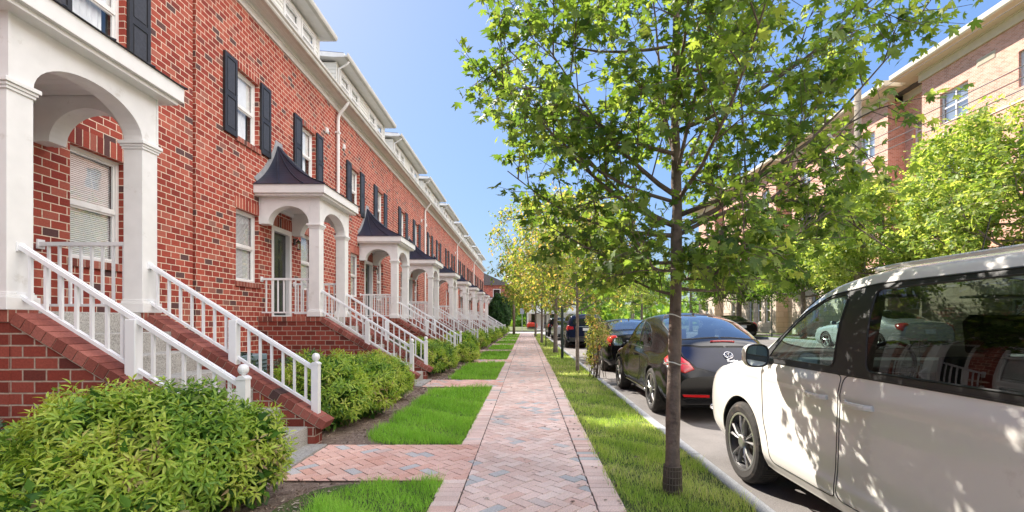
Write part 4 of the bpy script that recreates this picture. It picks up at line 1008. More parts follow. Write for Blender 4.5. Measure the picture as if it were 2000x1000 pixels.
for k in range(0, 9):
    y = Y0 + D * k; far = k >= 2; sc_ = 1 if k < 2 else 1.5; nn = (1300, 900, 620, 420, 320, 260, 220, 200, 180)[k]
    t_ = (LANCE, LANCE_T) if k < 2 else (DIAM, DIAM_T)
    b = [(A(-2.55, y + 4.05, .36), A(.55, .55, .50)), (A(-2.30, y + 4.75, .34), A(.46, .5, .44)), (A(-2.75, y + 5.2, .33), A(.5, .5, .45))]
    nm = ('the two nearest stairs' if k == 0 else 'the stairs of the %s and %s houses' % (['first', 'second', 'third', 'fourth', 'fifth', 'sixth', 'seventh', 'eighth', 'ninth', 'tenth'][k], ['first', 'second', 'third', 'fourth', 'fifth', 'sixth', 'seventh', 'eighth', 'ninth', 'tenth'][k + 1]))
    shrub('nandina_bush', 'rounded yellow-green bush in the bed between ' + nm, 'bush', 'green bushes in front of the porches', b, 'nandina', .078 * sc_, int(nn * .62), 50 + k, 14 if k < 3 else 10, *t_, spray=.13 * sc_, inner=.5)
    if k < 7:
        b = [(A(-2.35, y + 5.9 + .15, .30), A(.42, .45, .40)), (A(-2.7, y + 6.5, .32), A(.42, .5, .42))]
        nm2 = ['second', 'third', 'fourth', 'fifth', 'sixth', 'seventh', 'eighth'][k]
        shrub('nandina_bush', 'lower bush just before the stair of the %s house' % nm2, 'bush', 'green bushes in front of the porches', b, 'nandina', .06 * sc_, int(nn * .6), 70 + k, 11, *t_, spray=.12 * sc_, inner=.5)
    if k < 3:
        shrub('azalea_bush', 'dark glossy shrub under the front wall, %s house' % ['nearest', 'second', 'third'][k], 'bush', 'glossy shrubs against the house walls', [(A(-3.7, y + 4.1, .42), A(.45, .5, .4)), (A(-3.8, y + 6.2, .40), A(.45, .7, .36))], 'azalea', .05 * sc_, 420 - 90 * k, 90 + k, 9, DIAM, DIAM_T, spray=.08, inner=.5)
shrub('round_bush', 'small round light green bush alone in the mulch before the fourth house path', 'bush', None, [(A(-1.95, 15.2, .24), A(.42, .42, .33))], 'nandina', .08, 260, 95, 9, DIAM, DIAM_T, spray=.12)
shrub('clipped_hedge', 'tall clipped dark green dome of hedge at the end of the row', 'hedge', None, [(A(-2.95, 51.0, 1.9), A(1.15, 1.2, 2.15))], 'holly', .16, 4200, 96, 5, DIAM, DIAM_T, spray=.1, deep='holly', inner=.5, up=0)

# trees across the street and beyond
def bt(X, Y, H, r, zc, rz, mat, seed, lab, sz=.2, h0=2.2, r0=.16, ns=(18, 7, 4, 6), z=.35, name='shade_tree', group='trees across the street', cat='tree', tm=(CLUMP, CLUMP_T)):
    return tree(name, lab, cat, group, (X, Y, z), H, (X, Y, zc), (r, r, rz), mat, sz, seed, n_limb=ns[0], n_sec=ns[1], n_twig=ns[2], n_leaf=ns[3], h0=h0, r0=r0, bark='bark2', spread=.12, twig_len=.6, tmpl=tm[0], tris=tm[1])
bt(15.0, 14.2, 7.6, 3.3, 5.2, 3.0, 'green3', 101, 'bright green tree at the right edge, before the brick apartment block', .19, ns=(30, 10, 6, 7))
bt(14.9, 20.0, 6.6, 3.0, 4.4, 2.5, 'green3', 102, 'second bright green tree across the street, left of the one at the photo edge', .20, ns=(26, 9, 6, 7))
bt(14.8, 25.5, 5.8, 2.8, 4.2, 2.0, 'green2', 103, 'mid green tree with twin stems seen above the windshield of the white van', .20, ns=(24, 9, 5, 7))
bt(14.9, 33.5, 6.0, 3.4, 4.6, 2.1, 'green2', 104, 'dark tree with forking trunk behind the black sedan parked across the street', .24, r0=.22, ns=(24, 9, 5, 7))
bt(14.8, 43.0, 7.5, 3.6, 4.8, 2.9, 'green2', 105, 'tall green tree past the forking one, in front of the pale stone wall', .26)
bt(13.5, 56.0, 9.0, 4.2, 5.6, 3.8, 'green3', 106, 'light green tree beyond the crossing, right of the road', .34)
bt(7.5, 70.0, 10, 4.8, 5.8, 4.2, 'green2', 107, 'deep green tree at the far end of the road', .42)
bt(2.5, 66.0, 8.5, 4.0, 5.2, 3.6, 'green1', 108, 'yellow-green tree beyond the end of the walk', .38)
bt(17, 76.0, 11, 5.5, 6.5, 4.8, 'green2', 109, 'broad tree closing the view right of the road', .46)
bt(-3.8, 74.0, 6.5, 2.8, 4.0, 2.4, 'green2', 110, 'small tree beside the far brick house', .36, h0=1.6)
bt(11.0, 96, 13, 7, 7.5, 6, 'green2', 111, 'highest far tree behind the others at the road end', .6)
bt(0.0, 92, 10, 6, 6.0, 4.6, 'green1', 112, 'distant olive tree straight down the walk', .6)
bt(22.0, 100, 13, 7, 7.5, 6, 'green3', 113, 'distant pale green tree at the right of the far group', .6)
# far leafy mass that closes the horizon
rng = np.random.default_rng(77); n = 16000; a = rng.uniform(-3.14, 3.14, n); dd = rng.uniform(120, 190, n)
P = np.stack([np.sin(a) * dd, np.cos(a) * dd, np.abs(rng.normal(0, 1, n)) * 3.2 + 0.1], 1); P[:, 2] = np.minimum(P[:, 2], 8 + 3 * np.sin(a * 23) + 2 * np.sin(a * 51))
o = scatter_leaves('far_wood', P, rng.normal(0, 1, (n, 3)), rng.normal(0, 1, (n, 3)), rng.uniform(2.2, 4.0, n), CLUMP, CLUMP_T, M['green2'])
tag(o, 'belt of far woods on the horizon', 'woods', kind='stuff')
# ------------------------------------------------------------------ vehicles
M['van_paint'] = pm('white_van_paint', (.80, .775, .715), .26, var=.02, vs=2, coat=.7, dirt=((.60, .56, .49), 2.2, .62))
M['dark_paint'] = pm('black_car_paint', (.005, .0045, .005), .16, var=.1, coat=.12, spec=.32)
M['blue_paint_and_sky_tint'] = pm('navy_paint_and_sky_tint', (.007, .011, .034), .16, var=.1, coat=.12, spec=.32)
M['silver_paint'] = pm('silver_car_paint', (.45, .46, .47), .3, .3, var=.05, coat=.8)
M['teal_paint'] = pm('green_car_paint', (.10, .20, .18), .3, .2, var=.05, coat=.8)
M['red_paint'] = pm('red_car_paint', (.55, .03, .015), .3, var=.05, coat=.8)
M['trim'] = pm('black_plastic_trim', (.022, .022, .022), .5, var=.2, bump=.05, bs=200)
M['gloss'] = pm('gloss_black_trim', (.008, .008, .009), .12, var=.1, coat=.6)
M['tyre'] = pm('tyre_rubber', (.038, .034, .030), .85, var=.3, vs=14, bump=.3, bs=70, dirt=((.12, .09, .07), 7, .58))
M['alloy'] = pm('alloy_wheel', (.55, .54, .52), .32, .85, var=.08)
M['alloydark'] = pm('dark_wheel', (.03, .028, .028), .4, .3, var=.2)
M['chrome'] = pm('chrome', (.8, .8, .82), .12, 1.0, var=.03)
M['redlamp'] = pm('red_lamp_lens', (.45, .012, .015), .12, var=.15, vs=20, coat=1)
M['whitelamp'] = pm('clear_lamp_lens', (.7, .7, .7), .1, var=.1, coat=1)
M['plate'] = pm('number_plate', (.7, .7, .72), .5, var=.15, vs=30)
M['seat'] = pm('grey_seat_fabric', (.05, .05, .052), .9, var=.2, vs=20)
M['seat_l'] = pm('light_cabin_trim', (.30, .29, .27), .8, var=.1)
M['well'] = pm('wheel_well', (.012, .012, .012), .95)
M['cglass'] = glass_mat('clear_car_glass', (.70, .85, .79), .75, .004, .0)
M['tglass'] = glass_mat('tinted_car_glass', (.20, .22, .20), .62, .004, .0)
M['rglass'] = glass_mat('rear_screen_glass', (.42, .48, .50), 1.5, .01, .12)
M['mglass'] = pm('mirror_glass', (.7, .75, .75), .02, 1.0, var=0)

def pchip(x, y, xi):
    x = np.asarray(x, float); y = np.asarray(y, float); h = np.diff(x); d = np.diff(y) / h; m = np.zeros_like(y)
    for i in range(1, len(x) - 1):
        if d[i - 1] * d[i] > 0: w1, w2 = 2 * h[i] + h[i - 1], h[i] + 2 * h[i - 1]; m[i] = (w1 + w2) / (w1 / d[i - 1] + w2 / d[i])
    m[0], m[-1] = d[0], d[-1]
    k = np.clip(np.searchsorted(x, xi) - 1, 0, len(h) - 1); t = (xi - x[k]) / h[k]
    return y[k] * (2 * t**3 - 3 * t**2 + 1) + h[k] * m[k] * (t**3 - 2 * t**2 + t) + y[k + 1] * (-2 * t**3 + 3 * t**2) + h[k] * m[k + 1] * (t**3 - t**2)

class Shell:
    """car body surface S(y, v): v runs from the sill (0) over the belt (4) and roof rail (6) to the centre line (9)"""
    def __init__(s, stations):
        st = sorted(stations, key=lambda a: a[0]); s.ys = [a[0] for a in st]; s.P = np.array([a[1] for a in st], float)
        s.y0, s.y1 = s.ys[0], s.ys[-1]; s.ty = np.linspace(s.y0, s.y1, 500)
        s.T = np.stack([np.stack([pchip(s.ys, s.P[:, k, c], s.ty) for c in (0, 1)], 1) for k in range(s.P.shape[1])], 1)   # (500,10,2)
        s.n = s.P.shape[1] - 1
    def sec(s, y):
        f = np.clip((y - s.y0) / (s.y1 - s.y0) * 499, 0, 498.999); i = int(f); return s.T[i] + (s.T[i + 1] - s.T[i]) * (f - i)
    def S(s, y, v):
        q = s.sec(y); v = min(max(v, 0), s.n - 1e-6); i = int(v); t = v - i
        def g(j):
            if j < 0: return 2 * q[0] - q[1]
            if j > s.n: return np.array([-q[2 * s.n - j][0], q[2 * s.n - j][1]])
            return q[j]
        a, b, c, d = g(i - 1), g(i), g(i + 1), g(i + 2)
        r = .5 * (2 * b + (c - a) * t + (2 * a - 5 * b + 4 * c - d) * t * t + (3 * b - a - 3 * c + d) * t ** 3)
        for (z0, wd, amp, ya, yb) in getattr(s, 'crease', ()):                     # pressed line along the doors
            e = min(1, max(0, (y - ya) / .12)) * min(1, max(0, (yb - y) / .12)); t_ = (z0 - r[1]) / wd
            r[0] += amp * e * (1 / (1 + math.exp(-t_ * 4))) * max(0, 1 + min(0, t_) * 0) * (1 if v < 4 else 0)
        return np.array([r[0], y, r[1]])
    def v_of_z(s, y, z, lo=0.0, hi=6.6):
        vs = np.linspace(lo, hi, 45); zs = [s.S(y, v)[2] for v in vs]
        for i in range(len(vs) - 1):
            if (zs[i] - z) * (zs[i + 1] - z) <= 0 and zs[i] != zs[i + 1]: return vs[i] + (z - zs[i]) / (zs[i + 1] - zs[i]) * (vs[i + 1] - vs[i])
        return lo if z < zs[0] else hi
    def nrm(s, y, v):
        e = .004; a = s.S(min(y + e, s.y1), v) - s.S(max(y - e, s.y0), v); b = s.S(y, min(v + .03, s.n)) - s.S(y, max(v - .03, 0))
        n = np.cross(b, a); l = np.linalg.norm(n); n = n / l if l > 1e-9 else np.array([1, 0, 0]); c = np.array([s.S(y, v)[0], 0, s.S(y, v)[2] - .6])
        return n if n.dot(c) >= 0 else -n

def dens(poly, step=.06, closed=True):
    o = []; n = len(poly)
    for i in range(n if closed else n - 1):
        a, b = poly[i], poly[(i + 1) % n]; k = max(1, int(math.hypot(a[0] - b[0], a[1] - b[1]) / step))
        for j in range(k): o.append((a[0] + (b[0] - a[0]) * j / k, a[1] + (b[1] - a[1]) * j / k))
    if not closed: o.append(poly[-1])
    return o
def rounded(poly, r, n=4):
    o = []; N_ = len(poly)
    for i in range(N_):
        a, b, c = Vector(poly[i - 1]), Vector(poly[i]), Vector(poly[(i + 1) % N_])
        d1, d2 = (a - b), (c - b); rr = min(r, d1.length * .45, d2.length * .45); p, q = b + d1.normalized() * rr, b + d2.normalized() * rr
        for k in range(n + 1): t = k / n; o.append(tuple(p * (1 - t) ** 2 + b * 2 * t * (1 - t) + q * t * t))
    return o
def inside(p, poly):
    c = False; n = len(poly); j = n - 1
    for i in range(n):
        if (poly[i][1] > p[1]) != (poly[j][1] > p[1]) and p[0] < (poly[j][0] - poly[i][0]) * (p[1] - poly[i][1]) / (poly[j][1] - poly[i][1]) + poly[i][0]: c = not c
        j = i
    return c

def car(name, label, group, loc, rz, sh, regions, wheels, paint, glass, wheelfn, step=.055, vstep=.17, arch_r=.37, extras=None, cap_parts=None, interior=True, seats=(), zfloor=.22, cat='car'):
    """regions: (part, space, polygon, material, mirrored-merge); space 'z' polygons are (y,z), space 'v' are (y,v)"""
    root = empty(name, loc, rz, label, cat, group)
    dom = []                                                             # constraint polygons in (y,v)
    for (pn, sp, poly, mat, both) in regions:
        pl = dens(rounded(poly, .05) if sp == 'z' else poly, .06 if sp == 'z' else .08)
        dom.append([(y, sh.v_of_z(y, z)) if sp == 'z' else (y, z) for y, z in pl])
    arches = []
    for (wy, wr) in wheels:
        a = [(wy + arch_r * math.cos(t), wr + arch_r * math.sin(t)) for t in np.linspace(-.35, math.pi + .35, 30)]
        a = [(y, max(0, sh.v_of_z(y, z, 0, 4.5)) if z > sh.S(y, 0)[2] else 0.0) for y, z in a]
        first = next(i for i, q in enumerate(a) if q[1] > 0); last = len(a) - 1 - next(i for i, q in enumerate(a[::-1]) if q[1] > 0)
        a = [(a[first][0], 0.0)] + a[first:last + 1] + [(a[last][0], 0.0)]; arches.append(a)
    VS = .28
    pts = []; edges = []
    def addpoly(pl, closed=True):
        b = len(pts); pts.extend([Vector((p[0], p[1] * VS)) for p in pl]); n = len(pl)
        edges.extend([(b + i, b + (i + 1) % n) for i in range(n if closed else n - 1)])
    for d in dom: addpoly(d)
    for a in arches: addpoly(a)
    ny = int((sh.y1 - sh.y0) / step); ysl = [sh.y0 + (sh.y1 - sh.y0) * (.5 - .5 * math.cos(math.pi * (i / ny) ** 1.0)) * .35 + (sh.y1 - sh.y0) * (i / ny) * .65 for i in range(ny + 1)]
    nv = int(sh.n / vstep); vsl = [sh.n * j / nv for j in range(nv + 1)]
    addpoly([(y, 0) for y in ysl] + [(sh.y1, v) for v in vsl[1:]] + [(y, sh.n) for y in ysl[::-1][1:]] + [(sh.y0, v) for v in vsl[::-1][1:-1]])
    segs = np.array([[pts[a][0], pts[a][1], pts[b][0], pts[b][1]] for a, b in edges])
    for y in ysl[1:-1]:
        for v in vsl[1:-1]:
            p = np.array([y, v * VS]); A = segs[:, :2]; Bv = segs[:, 2:] - A; t = np.clip(((p - A) * Bv).sum(1) / np.maximum(1e-12, (Bv ** 2).sum(1)), 0, 1)
            if np.min(((A + Bv * t[:, None] - p) ** 2).sum(1)) > .014 ** 2: pts.append(Vector((y, v * VS)))
    vo, eo, fo, _, _, _ = delaunay_2d_cdt(pts, edges, [], 0, 1e-5, False)
    P3 = [sh.S(p[0], p[1] / VS) for p in vo]; N3 = [sh.nrm(p[0], p[1] / VS) for p in vo]
    groups = {}
    for f in fo:
        c = (sum(vo[i][0] for i in f) / len(f), sum(vo[i][1] for i in f) / len(f) / VS)
        if any(inside(c, a) for a in arches): continue
        key = 'body'
        for k, d in enumerate(dom):
            if inside(c, d): key = k; break
        groups.setdefault(key, []).append(f)
    def emit(nm, faces, mat, sides, parent=root, solid=0):
        V = []; F = []; NN = []
        for sx in sides:
            mp = {}
            for f in faces:
                o = []
                for i in f:
                    if i not in mp: mp[i] = len(V); p = P3[i]; q = N3[i]; V.append((p[0] * sx, p[1], p[2])); NN.append((q[0] * sx, q[1], q[2]))
                    o.append(mp[i])
                a, b, c_ = (np.array(V[o[k]]) for k in (0, 1, 2))
                if np.cross(b - a, c_ - a).dot(NN[o[0]]) < 0: o = o[::-1]
                F.append(tuple(o))
        me = bpy.data.meshes.new(nm); me.from_pydata(V, [], F); me.materials.append(mat); me.polygons.foreach_set('use_smooth', [True] * len(F)); me.update()
        me.normals_split_custom_set_from_vertices(NN); return link(nm, me, parent)
    body = emit('body', groups.get('body', []), paint, (1, -1))
    for k, (pn, sp, poly, mat, both) in enumerate(regions):
        if k not in groups: continue
        if both: emit(pn, groups[k], mat, (1, -1))
        else:
            for sx in (-1, 1): emit(pn, groups[k], mat, (sx,))
    # seams round every region, a dark gap standing 1 mm proud
    sm = MB()
    for k, (pn, sp, poly, mat, both) in enumerate(regions):
        wd = .0035
        d = dom[k]
        for sx in (-1, 1):
            loop = d + d[:1]; runs = [[]]
            for q in loop:                                               # no seam along the centre line, where both halves join
                if q[1] > sh.n - .03: runs.append([])
                else: runs[-1].append(q)
            for rn in runs:
                if len(rn) > 1: sm.tube([tuple((sh.S(*q) + sh.nrm(*q) * .0005) * np.array([sx, 1, 1])) for q in rn], wd if pn in ('door', 'tailgate', 'hood', 'sliding_door', 'rear_door', 'trunk_lid') else .006, 4, cap=False)
    sm.build('seals', M['trim'], root, uv=False, fix=False)
    # ends
    for y, s_ in ((sh.y0, -1), (sh.y1, 1)):
        m = MB(); q = [sh.S(y, v) for v in vsl]; ring = [(p[0], y, p[2]) for p in q] + [(-p[0], y, p[2]) for p in q[::-1][1:]]
        cx = (0, y + s_ * .015, sum(p[2] for p in q) / len(q)); m.add(ring + [cx], [(i, (i + 1) % len(ring), len(ring)) for i in range(len(ring))])
        m.build('end_panel', paint if not (extras and extras.get('end_trim')) else M['trim'], root, uv=False)
    # floor, wells
    m = MB(); m.box(-.72, .72, sh.y0 + .25, sh.y1 - .3, zfloor - .04, zfloor + .02)
    for (wy, wr) in wheels:
        for sx in (-1, 1):
            X = abs(sh.S(wy, 1.5)[0]); n = 16; ring = [(wy + (arch_r - .002) * math.cos(t), wr + (arch_r - .002) * math.sin(t)) for t in np.linspace(-.35, math.pi + .35, n)]
            for i in range(n - 1):
                a, b = ring[i], ring[i + 1]; xo = []
                for (yy, zz) in (a, b): xo.append(sh.S(yy, max(0, sh.v_of_z(yy, zz, 0, 4.5)))[0] - .006)
                m.quad((sx * xo[0], a[0], a[1]), (sx * xo[1], b[0], b[1]), (sx * (X - .36), b[0], b[1]), (sx * (X - .36), a[0], a[1]))
            m.add([(sx * (X - .36), y, z) for y, z in ring], [tuple(range(n))])
    m.build('underbody', M['well'], root, uv=False, fix=False)
    if interior:
        m = MB(); zb = sh.sec((sh.y0 + sh.y1) / 2)[4][1]
        for (sx, sy, w_, kind) in seats:
            m.prism([(sy - .12, .35), (sy + .45, .35), (sy + .45, .52), (sy + .05, .58), (sy - .02, .62), (sy - .14, zb + .12), (sy - .26, zb + .12)], sx - w_ / 2, sx + w_ / 2, 'x')
            for hx in ([sx] if w_ < .7 else [sx - .4, sx + .4]): m.prism([(sy - .16, zb + .14), (sy - .14, zb + .30), (sy - .18, zb + .34), (sy - .24, zb + .33), (sy - .26, zb + .14)], hx - .13, hx + .13, 'x'); m.box(hx - .05, hx + .05, sy - .2, sy - .18, zb + .1, zb + .16)
        if seats: m.build('seats', M['seat'], root, uv=False, bevel=.02)
        if extras and 'dash' in extras:
            y = extras['dash']; m = MB(); m.prism([(y - .28, .5), (y - .28, zb - .06), (y - .18, zb + .02), (y + .25, zb + .01), (y + .35, zb - .1), (y + .3, .5)], -sh.sec(y)[4][0] + .1, sh.sec(y)[4][0] - .1, 'x'); m.build('dashboard', M['seat'], root, uv=False, bevel=.02)
            m = MB(); r_ = .185; m.tube([(-.38 + r_ * math.cos(t), y - .40 - .06 * math.sin(t), zb - .02 + r_ * math.sin(t)) for t in np.linspace(0, 2 * math.pi, 25)], .014, 6); m.tube([(-.38 - r_, y - .4, zb - .02), (-.38 + r_, y - .4, zb - .02)], .02, 5); m.tube([(-.38, y - .4, zb - .02), (-.38, y - .2, zb - .08)], .03, 6)
            m.build('steering_wheel', M['trim'], root, smooth=True, uv=False)
    for (wy, wr) in wheels:
        for sx in (-1, 1): wheelfn(root, sx, sx * (abs(sh.S(wy, 1.5)[0]) - .02 + 0 * wr), wy, wr)
    return root

def wheel(root, sx, x, y, r, width=.215, spokes=5, rim_r=.66, style='double', dark=False, low=False):
    w_ = empty('wheel', (0, 0, 0), parent=None); w_.parent = root; CH.setdefault(root.name, []).append(w_)
    n = 40 if not low else 20; ri = r * rim_r; xo = 0
    t = MB(); hw = width
    prof = [(ri, -.02), (ri + .012, -.004), (r * .86, .004), (r * .93, -.006), (r * .975, -.022), (r, -.05), (r, -hw + .05), (r * .97, -hw + .02), (ri, -hw)]
    # lathe around X
    vs = []; fs = []
    for (rr, h) in prof:
        for k in range(n): a = 2 * math.pi * k / n; vs.append((x + sx * h, y + rr * math.cos(a), r + rr * math.sin(a)))
    for i in range(len(prof) - 1):
        for k in range(n): fs.append((i * n + k, i * n + (k + 1) % n, (i + 1) * n + (k + 1) % n, (i + 1) * n + k))
    t.add(vs, fs)
    if not low:
        for k in range(72):
            a = 2 * math.pi * k / 72
            t.box(x - .012 - (hw - .03 if sx > 0 else .0) * 1 if False else min(x - sx * .055, x - sx * (hw - .05)), max(x - sx * .055, x - sx * (hw - .05)), 0, 0, 0, 0) if False else None
            c, s = math.cos(a), math.sin(a); e = .011
            q = [(y + (r - .001) * math.cos(a - e), r + (r - .001) * math.sin(a - e)), (y + (r + .003) * math.cos(a - e * .8), r + (r + .003) * math.sin(a - e * .8)), (y + (r + .003) * math.cos(a + e * 2), r + (r + .003) * math.sin(a + e * 2)), (y + (r - .001) * math.cos(a + e * 2.2), r + (r - .001) * math.sin(a + e * 2.2))]
            xa, xb = x - sx * .045, x - sx * (hw - .045); t.prism(q, min(xa, xb), max(xa, xb), 'x')
    t.build('tyre', M['tyre'], w_, smooth=low, uv=False) if low else t.build('tyre', M['tyre'], w_, uv=False)
    b = MB()
    prof = [(ri, -.018), (ri - .012, -.012), (ri - .022, -.02), (ri - .03, -.12), (.05, -.13)]
    vs = []; fs = []
    for (rr, h) in prof:
        for k in range(n): a = 2 * math.pi * k / n; vs.append((x + sx * h, y + rr * math.cos(a), r + rr * math.sin(a)))
    for i in range(len(prof) - 1):
        for k in range(n): fs.append((i * n + k, i * n + (k + 1) % n, (i + 1) * n + (k + 1) % n, (i + 1) * n + k))
    b.add(vs, fs); b.build('rim_barrel', M['alloydark'], w_, smooth=True, uv=False)
    s = MB()
    def P(rad, ang, dep): return (x + sx * dep, y + rad * math.cos(ang), r + rad * math.sin(ang))
    for k in range(spokes):
        a0 = 2 * math.pi * k / spokes + math.pi / 2
        for da in ((-.17, .17) if style == 'double' else (0,)):
            w0, w1 = (.05, .085) if style == 'double' else (.10, .13)
            in_a, out_a = a0 + da * .75, a0 + da * 1.25
            rows = [(.045, in_a, w0 * 2.2, -.022), (ri * .5, (in_a + out_a) / 2, w0 * 1.1, -.012), (ri - .016, out_a, w1 * .9, -.016)]
            vs = []
            for (rad, an, wd, dp) in rows:
                vs += [P(rad, an - wd, dp - .006), P(rad, an, dp + .004), P(rad, an + wd, dp - .006), P(rad, an + wd * .8, dp - .035), P(rad, an - wd * .8, dp - .035)]
            fs = []
            for i in range(2):
                for j in range(5): fs.append((i * 5 + j, i * 5 + (j + 1) % 5, (i + 1) * 5 + (j + 1) % 5, (i + 1) * 5 + j))
            s.add(vs, fs)
    vs = []; fs = []
    for (rr, h) in [(.058, -.04), (.058, -.012), (.045, -.004), (.001, -.002)]:
        for k in range(16): a = 2 * math.pi * k / 16; vs.append((x + sx * h, y + rr * math.cos(a), r + rr * math.sin(a)))
    for i in range(3):
        for k in range(16): fs.append((i * 16 + k, i * 16 + (k + 1) % 16, (i + 1) * 16 + (k + 1) % 16, (i + 1) * 16 + k))
    s.add(vs, fs)
    for (rr0, rr1, h0, h1) in ((ri - .012, ri + .006, -.012, -.006),):
        vs = []
        for rr, h in ((rr0, h0), (rr1, h0), (rr1, h1), (rr0, h1)):
            for k in range(n): a = 2 * math.pi * k / n; vs.append((x + sx * h, y + rr * math.cos(a), r + rr * math.sin(a)))
        s.add(vs, [(i * n + k, i * n + (k + 1) % n, ((i + 1) % 4) * n + (k + 1) % n, ((i + 1) % 4) * n + k) for i in range(4) for k in range(n)])
    s.build('spokes', M['alloydark'] if dark == 2 else M['alloy'], w_, uv=False)
    return w_
def handle(root, sx, sh, y, z, mat, L_=.24):
    v = sh.v_of_z(y, z, 0, 4.4); p = sh.S(y, v); n = sh.nrm(y, v); x = p[0]
    m = MB(); pts_ = []
    for t in np.linspace(-1, 1, 9):
        yy = y + t * L_ / 2; xx = sh.S(yy, sh.v_of_z(yy, z, 0, 4.4))[0]; off = .034 * (1 - abs(t) ** 4) + .003
        pts_.append((sx * (xx + off), yy, z))
    vs = []; fs = []
    for (X, Y, Z) in pts_:
        for (dx, dz) in ((-.009, -.014), (.008, -.017), (.012, 0), (.008, .017), (-.009, .014)): vs.append((X + sx * dx, Y, Z + dz))
    for i in range(8):
        for j in range(5): fs.append((i * 5 + j, i * 5 + (j + 1) % 5, (i + 1) * 5 + (j + 1) % 5, (i + 1) * 5 + j))
    fs += [(0, 1, 2, 3, 4), tuple(range(44, 39, -1))]; m.add(vs, fs)
    return m.build('door_handle', mat, root, smooth=False, uv=False, bevel=.004)
def mirror(root, sx, x, y, z, mat, s=1.0, stalk=.1, wk=1.0):
    m = MB(); prof = [(-.01, 1.0), (.02, 1.04), (.07, .92), (.11, .62), (.125, .2)]; n = 24; vs = []; fs = []
    W_, H_ = .105 * s * wk, .082 * s
    def sq(a, k): c, s_ = math.cos(a), math.sin(a); p = 3.2; r = (abs(c) ** p + abs(s_) ** p) ** (-1 / p); return r * c * W_ * k, r * s_ * H_ * k
    for (d, k) in prof:
        for i in range(n): a, b = sq(2 * math.pi * i / n, k); vs.append((x + a, y + d, z + b))
    for i in range(len(prof) - 1):
        for k in range(n): fs.append((i * n + k, i * n + (k + 1) % n, (i + 1) * n + (k + 1) % n, (i + 1) * n + k))
    fs.append(tuple(range((len(prof) - 1) * n, len(prof) * n))); m.add(vs, fs)
    o = m.build('wing_mirror', mat, root, smooth=True, uv=False)
    g = MB(); g.add([(x + sq(2 * math.pi * i / n, .99)[0], y - .010, z + sq(2 * math.pi * i / n, .99)[1]) for i in range(n)] + [(x + sq(2 * math.pi * i / n, .86)[0], y - .006, z + sq(2 * math.pi * i / n, .86)[1]) for i in range(n)], [(i, (i + 1) % n, n + (i + 1) % n, n + i) for i in range(n)])
    g.tube([(x, y + .04, z - H_ * .3), (x - sx * (W_ + stalk), y + .06, z - H_ * .55)], [.035, .03], 8); g.build('mirror_housing', M['trim'], o, uv=False)
    g = MB(); g.add([(x + sq(2 * math.pi * i / n, .87)[0], y - .004, z + sq(2 * math.pi * i / n, .87)[1]) for i in range(n)], [tuple(range(n))]); g.build('mirror_glass', M['mglass'], o, uv=False)
    return o
def surf_patch(root, sh, nm, poly, mat, space='v', off=.004, sides=(1, -1), thick=True, step=.04, up=None):
    """a lens or trim piece lying on the body surface"""
    out = []
    for sx in sides:
        pl = dens(poly, step); q = [(y, sh.v_of_z(y, z)) if space == 'z' else (y, z) for y, z in pl]
        VS = .28; cy = sum(a[0] for a in q) / len(q); cv = sum(a[1] for a in q) / len(q)
        m = MB(); n = len(q); V = []
        for k, o in ((1, 0.0), (1, off), (.85, off * 1.6), (.45, off * 1.9)):
            for (y, v) in q: yy, vv = cy + (y - cy) * k, cv + (v - cv) * k; p = sh.S(yy, vv) + sh.nrm(yy, vv) * o; V.append((p[0] * sx, p[1], p[2]))
        p = sh.S(cy, cv) + sh.nrm(cy, cv) * off * 2; V.append((p[0] * sx, p[1], p[2]))
        F = [(i * n + k, i * n + (k + 1) % n, (i + 1) * n + (k + 1) % n, (i + 1) * n + k) for i in range(3) for k in range(n)] + [(3 * n + k, 3 * n + (k + 1) % n, 4 * n) for k in range(n)]
        m.add(V, F); out.append(m.build(nm, mat, root, smooth=True, uv=False))
    return out
def mixs(base, **kw):
    b = list(base)
    for k, v in kw.items(): b[int(k[1:])] = v
    return b

